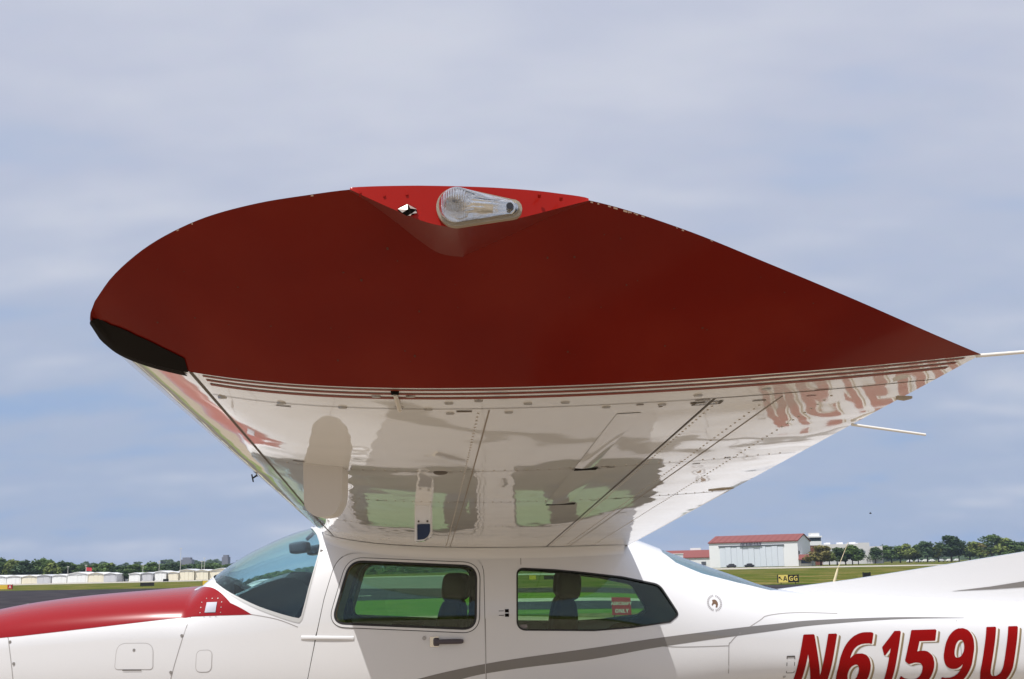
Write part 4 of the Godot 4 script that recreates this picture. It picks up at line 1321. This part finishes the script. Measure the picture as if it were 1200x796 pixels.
func build_cabin(plane: Node3D, dark: Material, seat_m: Material, tan: Material) -> void:
	var mb := MB.new()
	# glareshield and instrument panel
	var prof := smooth_line(V2([-1.64, 1.61, -1.50, 1.662, -1.38, 1.715, -1.27, 1.750, -1.19, 1.757, -1.135, 1.735, -1.112, 1.69, -1.13, 1.63, -1.17, 1.57, -1.20, 1.52, -1.22, 1.40, -1.24, 1.10]), 5)
	mb.grid(func(u, w):
		var q: Vector2 = prof[clampi(int(u * (prof.size() - 1)), 0, prof.size() - 1)]
		var wide := minf(0.43, half_width(q.x, q.y) - 0.06)
		return Vector3(q.x, q.y - 0.03 * pow(absf(w * 2.0 - 1.0), 4.0), ZC + (w * 2.0 - 1.0) * wide), prof.size() - 1, 16, func(_u, _w): return Vector3(-1.4, 1.4, ZC))
	for s in [-1.0, 1.0]:
		for k in prof.size() - 1:
			var wa := minf(0.43, half_width(prof[k].x, prof[k].y) - 0.06)
			var wb := minf(0.43, half_width(prof[k + 1].x, prof[k + 1].y) - 0.06)
			mb.face(Vector3(prof[k].x, prof[k].y - 0.03, ZC + s * wa), Vector3(prof[k + 1].x, prof[k + 1].y - 0.03, ZC + s * wb), Vector3(-1.45, 1.35, ZC + s * 0.40), Vector3(0, 0, s))
	var panel := obj("instrument_panel", mb, dark, plane, ORG)
	mb = MB.new()
	mb.grid(func(u, w):
		var q: Vector2 = prof[clampi(int(u * 17.0), 0, 17)]
		var wide := minf(0.43, half_width(q.x, q.y) - 0.06) - 0.01
		return Vector3(q.x, q.y + 0.004 - 0.03 * pow(absf(w * 2.0 - 1.0), 4.0), ZC + (w * 2.0 - 1.0) * wide), 17, 16, func(_u, _w): return Vector3(-1.4, 1.2, ZC))
	obj("glareshield", mb, mat(lin(0.16, 0.19, 0.21), 0.8), panel, ORG)  # top sheet paler than the panel: daylight through the windscreen painted in
	for s in [-1.0, 1.0]:
		mb = MB.new()
		mb.rod(Vector3(-1.22, 1.47, ZC + s * 0.26), Vector3(-1.02, 1.49, ZC + s * 0.26), 0.014, 0.014, 10)
		mb.rbox(Vector3(-1.0, 1.49, ZC + s * 0.26), Vector3(0.018, 0.022, 0.13), 3.0)
		for e in [-0.12, 0.12]: mb.rbox(Vector3(-1.0, 1.54, ZC + s * 0.26 + e), Vector3(0.018, 0.055, 0.016), 2.6)
		obj("control_yoke", mb, dark, plane, ORG)
		mb = MB.new()
		mb.rbox(Vector3(-1.185, 1.888, ZC + s * 0.27), Vector3(0.050, 0.030, 0.09), 5.0, Basis(Vector3.BACK, 0.12))
		mb.rod(Vector3(-1.15, 1.93, ZC + s * 0.27), Vector3(-1.11, 1.965, ZC + s * 0.27), 0.010, 0.010, 8)
		obj("sun_visor", mb, mat(lin(0.035, 0.05, 0.085), 0.4), plane, ORG)
		# seats: front row, rear row
		for r in [[-0.365, 0.0], [0.255, 0.0]]:
			mb = MB.new()
			var lean := Basis(Vector3.BACK, -0.10)
			mb.rbox(Vector3(r[0] - 0.02, 1.31, ZC + s * 0.27), Vector3(0.072, 0.285, 0.205), 3.6, lean)
			mb.rbox(Vector3(r[0] - 0.27, 1.10, ZC + s * 0.27), Vector3(0.24, 0.09, 0.205), 3.6)
			var st := obj("seat", mb, seat_m, plane, ORG)
			mb = MB.new()
			mb.rbox(Vector3(r[0] + 0.022, 1.655, ZC + s * 0.27), Vector3(0.067, 0.078, 0.125), 3.4, lean)
			obj("headrest", mb, seat_m, st, ORG)
			mb = MB.new()
			for e in [-0.06, 0.06]: mb.rod(Vector3(r[0] + 0.005, 1.50, ZC + s * 0.27 + e), Vector3(r[0] + 0.02, 1.66, ZC + s * 0.27 + e), 0.007, 0.007, 8)
			obj("headrest_post", mb, dark, st, ORG)
	# pillar trim and the armrest of the far door
	mb = MB.new()
	mb.box(Vector3(-0.29, 1.0, ZC - 0.47), Vector3(-0.13, 1.80, ZC - 0.42))
	mb.box(Vector3(-0.19, 1.0, ZC + 0.44), Vector3(-0.03, 1.86, ZC + 0.50))
	obj("pillar_trim", mb, dark, plane, ORG)
	mb = MB.new()
	mb.rbox(Vector3(-0.66, 1.44, ZC - 0.47), Vector3(0.10, 0.016, 0.03), 3.0)
	mb.rbox(Vector3(-0.64, 1.40, ZC - 0.47), Vector3(0.03, 0.03, 0.02), 3.0)
	obj("inner_handle", mb, dark, plane, ORG)

func build_wing(plane: Node3D, red_tip: Material, red_gloss: Material, black: Material, joint: Material, steel: Material) -> void:
	var mb := MB.new()
	var hinge := 0.725
	var cuff := PackedVector2Array(V2([0.1085, D0 - 0.01, 0.0645, 4.4, 0.0505, 6.28, 0.0505, 6.5, -0.01, 6.5, -0.01, D0 - 0.01]))
	patch(mb, WL, 0.12, hinge, D0, D1, 32, 230)
	patch(mb, WL, 0.04, 0.12, D0, D1, 6, 230, [], [grown(cuff, 0.0005)])
	patch(mb, WL, hinge, 1.0, D0, 1.775, 14, 10)
	patch(mb, WU, 0.0, 1.0, D0, D1 + 0.45, 50, 40)
	var wing := obj("wing", mb, white_paint, plane, ORG)
	mb = MB.new()
	patch(mb, WL, 0.0, 0.12, D0, D1, 24, 230, [cuff])
	patch(mb, WU, 0.0, 0.05, D0, D1, 12, 60, [], [], 0.0012)
	obj("leading_edge", mb, white_paint, wing, ORG)
	mb = MB.new()
	patch(mb, WL, hinge + 0.004, 1.0, 1.781, 3.485, 20, 90)
	obj("aileron", mb, white_paint, wing, ORG)
	mb = MB.new()
	patch(mb, WL, hinge + 0.004, 0.995, 3.492, D1, 20, 130)
	obj("flap", mb, white_paint, wing, ORG)
	# upswept red tip: under and upper side, and the pocket for the light
	mb = MB.new()
	patch(mb, CP, 0.0, 1.0, 0.0, 1.0, 110, 20)
	patch(mb, CT, 0.0, 1.0, 0.0, 1.0, 110, 6)
	obj("wing_tip", mb, red_tip, wing, ORG)
	var L1 := [Vector3(-0.1760, 2.1670, -1.2684), Vector3(-0.1476, 2.1525, -1.2682), Vector3(-0.1193, 2.1390, -1.2680), Vector3(-0.0864, 2.1255, -1.2678), Vector3(-0.0537, 2.1209, -1.2699), Vector3(-0.0160, 2.1258, -1.2743), Vector3(0.0221, 2.1356, -1.2805), Vector3(0.0559, 2.1459, -1.2877), Vector3(0.0902, 2.1563, -1.2948)]
	var L2 := [Vector3(-0.1767, 2.1677, -1.2736), Vector3(-0.1577, 2.1593, -1.2892), Vector3(-0.1316, 2.1448, -1.3160), Vector3(-0.1067, 2.1297, -1.3437), Vector3(-0.0833, 2.1184, -1.3645), Vector3(-0.0584, 2.1153, -1.3706), Vector3(-0.0501, 2.1173, -1.3672), Vector3(0.0028, 2.1327, -1.3412), Vector3(0.0520, 2.1476, -1.3160), Vector3(0.0905, 2.1571, -1.3004)]
	var along := func(list: Array, u: float) -> Vector3:
		var q := u * (list.size() - 1)
		var i := mini(int(q), list.size() - 2)
		return (list[i] as Vector3).cubic_interpolate(list[i + 1], list[maxi(i - 1, 0)], list[mini(i + 2, list.size() - 1)], q - i)
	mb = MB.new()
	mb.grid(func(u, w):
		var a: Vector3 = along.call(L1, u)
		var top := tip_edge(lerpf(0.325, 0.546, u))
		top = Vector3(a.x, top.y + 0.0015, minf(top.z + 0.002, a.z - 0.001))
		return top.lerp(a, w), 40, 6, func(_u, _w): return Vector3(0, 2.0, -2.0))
	var sunlit_pocket_red := paint(lin(0.34, 0.013, 0.008), 0.5, 0.12, 0.25)  # brighter than the tip's red: sunlight on this face put into the colour
	sunlit_pocket_red.metallic_specular = 0.15
	obj("light_pocket", mb, sunlit_pocket_red, wing, ORG)
	mb = MB.new()
	mb.grid(func(u, w): return (along.call(L1, u) as Vector3).lerp(along.call(L2, u) + Vector3(0, -0.0012, 0.0012), w), 40, 6, func(_u, _w): return Vector3(0, 2.3, -1.6))
	obj("light_fairing", mb, red_gloss, wing, ORG)
	mb = MB.new()
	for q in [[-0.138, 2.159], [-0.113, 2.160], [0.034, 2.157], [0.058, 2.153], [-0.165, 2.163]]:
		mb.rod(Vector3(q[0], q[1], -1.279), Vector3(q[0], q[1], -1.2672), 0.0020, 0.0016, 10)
	obj("rivet", mb, sunlit_pocket_red, wing, ORG)
	# torn hole beside the light, with bent metal round it
	mb = MB.new()
	var hole := V2([-0.1235, 2.1415, -0.1195, 2.1455, -0.112, 2.1475, -0.104, 2.144, -0.1015, 2.140, -0.106, 2.1355, -0.113, 2.1345])
	mb.prism(PackedVector2Array(hole), func(p, d): return Vector3(p.x, p.y, -1.2672 + d), 0.0, 0.0006)
	obj("torn_hole", mb, black, wing, ORG)
	mb = MB.new()
	mb.face(Vector3(-0.1225, 2.1425, -1.2660), Vector3(-0.112, 2.1475, -1.2655), Vector3(-0.1115, 2.1405, -1.2620), Vector3.BACK)
	mb.face(Vector3(-0.1225, 2.1425, -1.2660), Vector3(-0.1115, 2.1405, -1.2620), Vector3(-0.1175, 2.1375, -1.2640), Vector3.BACK)
	mb.face(Vector3(-0.1115, 2.1475, -1.2655), Vector3(-0.1015, 2.1415, -1.2655), Vector3(-0.1085, 2.1412, -1.2610), Vector3.BACK)
	mb.face(Vector3(-0.103, 2.140, -1.2655), Vector3(-0.1015, 2.137, -1.2650), Vector3(-0.107, 2.1355, -1.2620), Vector3.BACK)
	mb.face(Vector3(-0.107, 2.1365, -1.2650), Vector3(-0.112, 2.1345, -1.2650), Vector3(-0.1085, 2.1335, -1.2625), Vector3.BACK)
	obj("bent_metal", mb, mat(lin(0.55, 0.46, 0.40), 0.35, 0.5), wing, ORG)
	# specks of dirt and small chips on the tip
	mb = MB.new()
	var spots := RandomNumberGenerator.new()
	spots.seed = 8
	for k in 60:
		var s := spots.randf_range(0.06, 0.9)
		var r := spots.randf_range(0.03, 0.9)
		var w := spots.randf_range(0.0006, 0.0022)
		patch(mb, CP, s, s + w, r, r + w * spots.randf_range(2.0, 7.0), 1, 1, [], [], 0.0006)
	obj("specks", mb, mat(lin(0.075, 0.02, 0.012), 0.9), wing, ORG).set_meta("kind", "stuff")
	mb = MB.new()
	for k in 26:
		var s := spots.randf_range(0.12, 0.72)
		if k > 12: s = spots.randf_range(0.54, 0.60)
		patch(mb, CP, s, s + spots.randf_range(0.0008, 0.004), 0.996 - spots.randf_range(0.0, 0.006), 0.9995, 1, 1, [], [], 0.0008)
	obj("paint_chips", mb, mat(lin(0.55, 0.42, 0.36), 0.7), wing, ORG).set_meta("kind", "stuff")
	# black rubber on the nose of the tip
	mb = MB.new()
	var boot := PackedVector2Array(V2([0.0, 0.0, 0.0, 0.98, 0.012, 0.97, 0.025, 0.93, 0.031, 0.75, 0.039, 0.582, 0.063, 0.361, 0.087, 0.223, 0.108, 0.128, 0.106, 0.0]))
	patch(mb, CP, 0.0, 0.115, 0.0, 1.0, 24, 40, [boot], [], 0.0015)
	patch(mb, WL, 0.0, 0.1, D0, D0 + 0.035, 24, 2, [], [], 0.0014)
	obj("rubber_boot", mb, black, wing, ORG)
	# thin red lines round the tip
	var line_red := mat(lin(0.20, 0.028, 0.010), 0.5)
	line_red.metallic_specular = 0.3
	for q in [[1.614, 0.0058], [1.645, 0.0070], [1.679, 0.0085]]:
		mb = MB.new()
		patch(mb, WL, 0.12, 0.985, q[0] - q[1], q[0] + q[1], 60, 1, [], [], 0.0007)
		obj("pinstripe", mb, line_red, wing, ORG)
	# joints in the skin
	for s in [[0.108, D0, 0.064, 4.4], [0.064, 4.4, 0.05, 6.28], [0.45, 1.79, 0.42, 6.28], [hinge + 0.002, 1.78, hinge + 0.002, 6.28], [0.815, 1.80, 0.80, 6.28], [0.11, 1.775, hinge, 1.775, 0.985, 1.775], [0.066, 2.66, 0.99, 2.62], [0.066, 3.45, 0.99, 3.49], [0.066, 4.6, hinge, 4.6]]:
		mb = MB.new()
		var pts := PackedVector2Array(V2(s))
		for k in pts.size() - 1:
			var a := pts[k]
			var b := pts[k + 1]
			var m := 60
			var across := Vector2(0.0009, 0) if absf(b.y - a.y) > 0.5 else Vector2(0, 0.0016)
			if s[0] == 0.108 or s[0] == 0.064: across = Vector2(0.0021, 0)
			if s[0] == hinge + 0.002: across = Vector2(0.0015, 0)
			for i in m:
				var c := a.lerp(b, float(i) / m)
				var d := a.lerp(b, float(i + 1) / m)
				var q := []
				for e in [c - across, c + across, d + across, d - across]: q.append(surf(WL, e.x, e.y) + Vector3(0, -0.0007, 0))
				mb.quad(q[0], q[1], q[2], q[3], Vector3.DOWN)
		obj("seam", mb, joint if s[0] == 0.108 or s[0] == 0.064 or s[0] == hinge + 0.002 else mat(lin(0.24, 0.20, 0.165), 0.8), wing, ORG)
	# rivets: too small to tell apart, one mesh
	mb = MB.new()
	var rows := [[0.437, 1.80, 0.407, 6.28, 120], [0.735, 1.8, 0.735, 6.28, 130], [0.80, 1.82, 0.785, 6.28, 120], [0.885, 1.82, 0.875, 6.28, 110], [0.12, 2.645, 0.97, 2.605, 46], [0.12, 3.435, 0.97, 3.475, 46], [0.10, 4.585, 0.70, 4.585, 34]]
	for r in rows:
		for k in r[4]:
			var t: float = (k + 0.5) / r[4]
			var p := surf(WL, lerpf(r[0], r[2], t), lerpf(r[1], r[3], t))
			mb.rod(p + Vector3(0, 0.001, 0), p - Vector3(0, 0.0011, 0), 0.0028, 0.0018, 6)
	tag(obj("rivets", mb, mat(lin(0.44, 0.40, 0.36), 0.5), wing, ORG), "").set_meta("kind", "stuff")
	# screws round the tip joint
	for q in [[0.12, 1.79], [0.195, 1.772], [0.27, 1.775], [0.315, 1.665], [0.34, 1.755], [0.355, 1.66], [0.375, 1.775], [0.402, 1.814], [0.435, 1.70], [0.475, 1.812], [0.495, 1.735], [0.54, 1.736], [0.595, 1.795], [0.665, 1.80], [0.70, 1.735], [0.78, 1.72], [0.40, 1.72]]:
		mb = MB.new()
		var p := surf(WL, q[0], q[1])
		mb.rod(p + Vector3(0, 0.002, 0), p - Vector3(0, 0.0022, 0), 0.0075, 0.0062, 14)
		obj("screw", mb, steel, wing, ORG)
	# small square access plate by the aileron's corner, streaks of dirt and worn marks
	mb = MB.new()
	for e in [[0.705, 1.80, 0.742, 1.806], [0.705, 1.824, 0.742, 1.83], [0.705, 1.80, 0.709, 1.83], [0.738, 1.80, 0.742, 1.83]]: patch(mb, WL, e[0], e[2], e[1], e[3], 2, 1, [], [], 0.001)
	obj("access_plate", mb, joint, wing, ORG)
	mb = MB.new()
	var rng := RandomNumberGenerator.new()
	rng.seed = 31
	for k in 46:
		var d: float = [2.63, 3.47, 4.6, 1.79, 5.4][k % 5] + rng.randfn() * 0.03
		var s := rng.randf_range(0.1, 0.95)
		var l := rng.randf_range(0.004, 0.022)
		patch(mb, WL, s, s + l, d, d + rng.randf_range(0.003, 0.012), 1, 1, [], [], 0.0009)
	obj("scuffs", mb, mat(lin(0.13, 0.10, 0.08), 0.8), wing, ORG).set_meta("kind", "stuff")
	# long flat fairing with a step between its two lengths
	for f in [[0.632, 1.87, 0.632, 2.62, 0.016], [0.640, 2.66, 0.640, 3.56, 0.026]]:
		mb = MB.new()
		mb.grid(func(u, w):
			var p := surf(WL, f[0] + (w - 0.5) * 2.0 * f[4], lerpf(f[1], f[3], u))
			return p - Vector3(0, 0.001 + 0.0022 * sin(PI * w) * smoothstep(0.0, 0.9, u), 0), 24, 8, func(_u, _w): return Vector3(0, 5, -3))
		mb.grid(func(u, w):
			var p := surf(WL, f[0] + (w - 0.5) * 2.0 * f[4], f[3])
			return p - Vector3(0, 0.001 + 0.0022 * sin(PI * w) * u, 0), 2, 8, func(_u, _w): return Vector3(0, 2, -1.5))
		var fa := obj("track_fairing", mb, white_paint, wing, ORG)
		mb = MB.new()
		patch(mb, WL, f[0] - f[4] * 0.9, f[0] + f[4] * 1.5, f[3] + 0.001, f[3] + 0.05, 2, 2, [], [], 0.002)
		obj("recess", mb, black, fa, ORG)
	# blade-shaped rounded pod hung under the leading edge, a small lamp bracket and other fittings
	mb = MB.new()
	var pc := Vector3(-0.420, 1.968, -2.66)
	var pod := rounded(V2([-0.043, 0.02, 0.043, 0.02, 0.043, -0.062, 0.026, -0.096, -0.014, -0.100, -0.040, -0.078]), [0.0, 0.0, 0.016, 0.014, 0.016, 0.014])
	mb.prism(pod, func(p, d): return pc + Vector3(p.x, p.y, d), -0.045, 0.045)
	obj("pod", mb, paint(lin(0.62, 0.59, 0.56), 0.7, 0.3, 0.3), wing, ORG)
	mb = MB.new()
	var lc := Vector3(-0.277, 1.926, -3.60)
	mb.prism(rounded(V2([-0.024, 0.02, 0.024, 0.02, 0.024, -0.066, 0.010, -0.090, -0.024, -0.090]), [0.0, 0.0, 0.012, 0.02, 0.002]), func(p, d): return lc + Vector3(p.x, p.y, d), -0.05, 0.02)
	var lb := obj("lamp_bracket", mb, white_paint, wing, ORG)
	mb = MB.new()
	mb.prism(rounded(V2([-0.016, -0.040, 0.022, -0.040, 0.022, -0.066, 0.010, -0.084, -0.016, -0.086]), [0.002, 0.002, 0.01, 0.012, 0.002]), func(p, d): return lc + Vector3(p.x, p.y, d), 0.018, 0.024)
	obj("lens", mb, mat(lin(0.012, 0.018, 0.05), 0.1), lb, ORG)
	mb = MB.new()
	for e in [-0.012, 0.014]: mb.rod(lc + Vector3(e, -0.032, 0.018), lc + Vector3(e, -0.032, 0.023), 0.003, 0.003, 8)
	obj("screw", mb, joint, lb, ORG)
	mb = MB.new()
	var vp := surf(WL, 0.006, 3.45)
	mb.rod(vp, vp + Vector3(-0.013, -0.009, 0.0), 0.003, 0.002, 8)
	mb.rod(vp + Vector3(-0.015, 0.003, 0), vp + Vector3(-0.010, -0.019, 0), 0.002, 0.002, 8)
	mb.rod(vp, vp + Vector3(0.05, -0.012, -0.03), 0.003, 0.003, 8)
	obj("stall_vane", mb, black, wing, ORG)
	mb = MB.new()
	var tp := surf(WL, 0.338, 1.625)
	mb.rod(tp, tp + Vector3(0, -0.005, 0), 0.006, 0.005, 12)
	var td := obj("drain_fitting", mb, black, wing, ORG)
	mb = MB.new()
	mb.rod(tp + Vector3(0, -0.004, 0), surf(WL, 0.340, 1.77) - Vector3(0, 0.003, 0), 0.0032, 0.0036, 10)
	obj("pin", mb, mat(lin(0.6, 0.55, 0.48), 0.4), td, ORG)
	mb = MB.new()
	var oval := surf(WL, 0.39, 2.652)
	mb.rbox(oval, Vector3(0.016, 0.006, 0.022), 2.4)
	obj("drain_cap", mb, joint, wing, ORG)
	# static wicks and hinge brackets on the trailing edge
	for q in [[Vector3(0.632, 2.021, -1.605), Vector3(0.735, 2.027, -1.605)], [Vector3(0.624, 1.998, -2.2), Vector3(0.759, 1.976, -2.2)]]:
		mb = MB.new()
		mb.rod(q[0], q[1], 0.0026, 0.0024, 10)
		obj("static_wick", mb, mat(lin(0.75, 0.72, 0.66), 0.5), wing, ORG)
	for q in [[Vector3(0.592, 1.996, -1.83), Vector3(0.614, 1.995, -1.83)], [Vector3(0.55, 1.957, -3.42), Vector3(0.620, 1.961, -3.42)]]:
		mb = MB.new()
		mb.prism(PackedVector2Array([Vector2(0, 0.003), Vector2(1, 0.0025), Vector2(1, -0.001), Vector2(0.55, -0.0035), Vector2(0, -0.002)]), func(p, d): return Vector3(lerpf(q[0].x, q[1].x, p.x), lerpf(q[0].y, q[1].y, p.x) + p.y, q[0].z + d), -0.006, 0.006)
		obj("hinge_bracket", mb, mat(lin(0.38, 0.32, 0.25), 0.6), wing, ORG)
	# fillet where the wing meets the cabin
	mb = MB.new()
	var fillet := func(u: float, w: float) -> Vector3:
		var s := lerpf(0.012, 0.985, u)
		var d := 6.45
		for k in 8:
			var p := wing_low(s, d)
			d = -ZC - half_width(p.x, p.y)
		var at := wing_low(s, d)
		var a := wing_low(s, d - 0.11) - Vector3(0, 0.0016, 0)
		var y := at.y - 0.09
		var b := Vector3(at.x, y, ZC + half_width(at.x, y) - 0.006)
		return a.lerp(at, w).lerp(at.lerp(b, w), w)
	mb.grid(fillet, 70, 10, func(u, _w): return Vector3(lerpf(-1.05, 0.6, u), 2.3, ZC + 0.2))
	obj("root_fillet", mb, white_paint, wing, ORG)

func build_light(plane: Node3D, chrome: Material) -> void:
	# clear position light with its drop-shaped base, standing on the pocket's face
	var c := Vector3(-0.0577, 2.1416, -1.2655)
	var tail := Vector2(0.0615, -0.0035)
	var drop := func(grow: float) -> PackedVector2Array:
		var o := PackedVector2Array()
		for i in 25:
			var a := PI * 0.5 - 0.18 + (PI + 0.36) * i / 24.0
			o.push_back(Vector2(cos(a), sin(a)) * (0.0196 + grow))
		for i in 9:
			var a := -PI * 0.5 + PI * i / 8.0
			o.push_back(tail + Vector2(cos(a), sin(a)) * (0.0080 + grow))
		return o
	var mb := MB.new()
	mb.prism(drop.call(0.0026), func(p, d): return c + Vector3(p.x, p.y, d), -0.003, 0.006)
	var o := obj("navigation_light", mb, mat(lin(0.34, 0.29, 0.22), 0.45, 0.2), plane, ORG)
	mb = MB.new()
	mb.prism(drop.call(-0.002), func(p, d): return c + Vector3(p.x, p.y, d), 0.006, 0.009)
	obj("reflector", mb, chrome, o, ORG)
	# ribbed lens: a drop-shaped dome of clear glass
	mb = MB.new()
	var dr: PackedVector2Array = drop.call(0.0)
	var dome := func(u: float, w: float, high: float, inset: float) -> Vector3:
		var q := u * dr.size()
		var i := int(q) % dr.size()
		var p := dr[i].lerp(dr[(i + 1) % dr.size()], q - int(q))
		var mid := Vector2(0.016, -0.001)
		var t := cos(w * PI * 0.5)
		p = mid + (p - mid) * t * (1.0 - inset)
		var taper := clampf(1.0 - (p.x + 0.0) / 0.085, 0.18, 1.0)
		var flute := 1.0
		if inset > 0.0:
			flute = 1.0 + (0.06 * sin(p.x * 2600.0) * smoothstep(0.018, 0.010, p.x) + 0.07 * sin(p.y * 1500.0) * smoothstep(0.012, 0.022, p.x)) * sin(w * PI * 0.5)
		return c + Vector3(p.x, p.y, 0.009 + high * flute * sin(w * PI * 0.5) * taper)
	mb.grid(func(u, w): return dome.call(u, w, 0.030, 0.0), 68, 14, func(_u, _w): return c)
	var inner := MB.new()
	inner.grid(func(u, w): return dome.call(u, w, 0.025, 0.09), 102, 40, func(_u, _w): return c)
	for k in inner.n.size(): inner.n[k] = -inner.n[k]
	for k in range(0, inner.v.size(), 3):
		mb.tri(inner.v[k], inner.v[k + 1], inner.v[k + 2], inner.n[k], inner.n[k + 1], inner.n[k + 2])
	obj("lens", mb, glass(Color(0.97, 0.97, 0.97)), o, ORG)
	mb = MB.new()
	mb.rod(c + Vector3(0.040, -0.002, 0.014), c + Vector3(0.010, 0.0, 0.016), 0.0055, 0.0055, 16)
	obj("bulb_holder", mb, chrome, o, ORG)
	mb = MB.new()
	mb.rbox(c + Vector3(-0.002, 0.0, 0.018), Vector3(0.010, 0.008, 0.008), 2.0)
	obj("bulb", mb, glass(Color(0.95, 0.93, 0.9)), o, ORG)
	for k in 9:
		mb = MB.new()
		var a := -0.9 + 1.8 * k / 8.0
		mb.rod(c + Vector3(0.004 + sin(a) * 0.011, -0.014 * cos(a), 0.0105), c + Vector3(0.004 + sin(a) * 0.011, 0.014 * cos(a), 0.0105), 0.0012, 0.0012, 6)
		obj("reflector_rib", mb, chrome, o, ORG)
	mb = MB.new()
	mb.rod(c + Vector3(tail.x - 0.003, tail.y, 0.010), c + Vector3(tail.x - 0.003, tail.y, 0.0165), 0.0042, 0.0038, 14)
	obj("screw", mb, mat(lin(0.05, 0.05, 0.055), 0.3, 0.6), o, ORG)
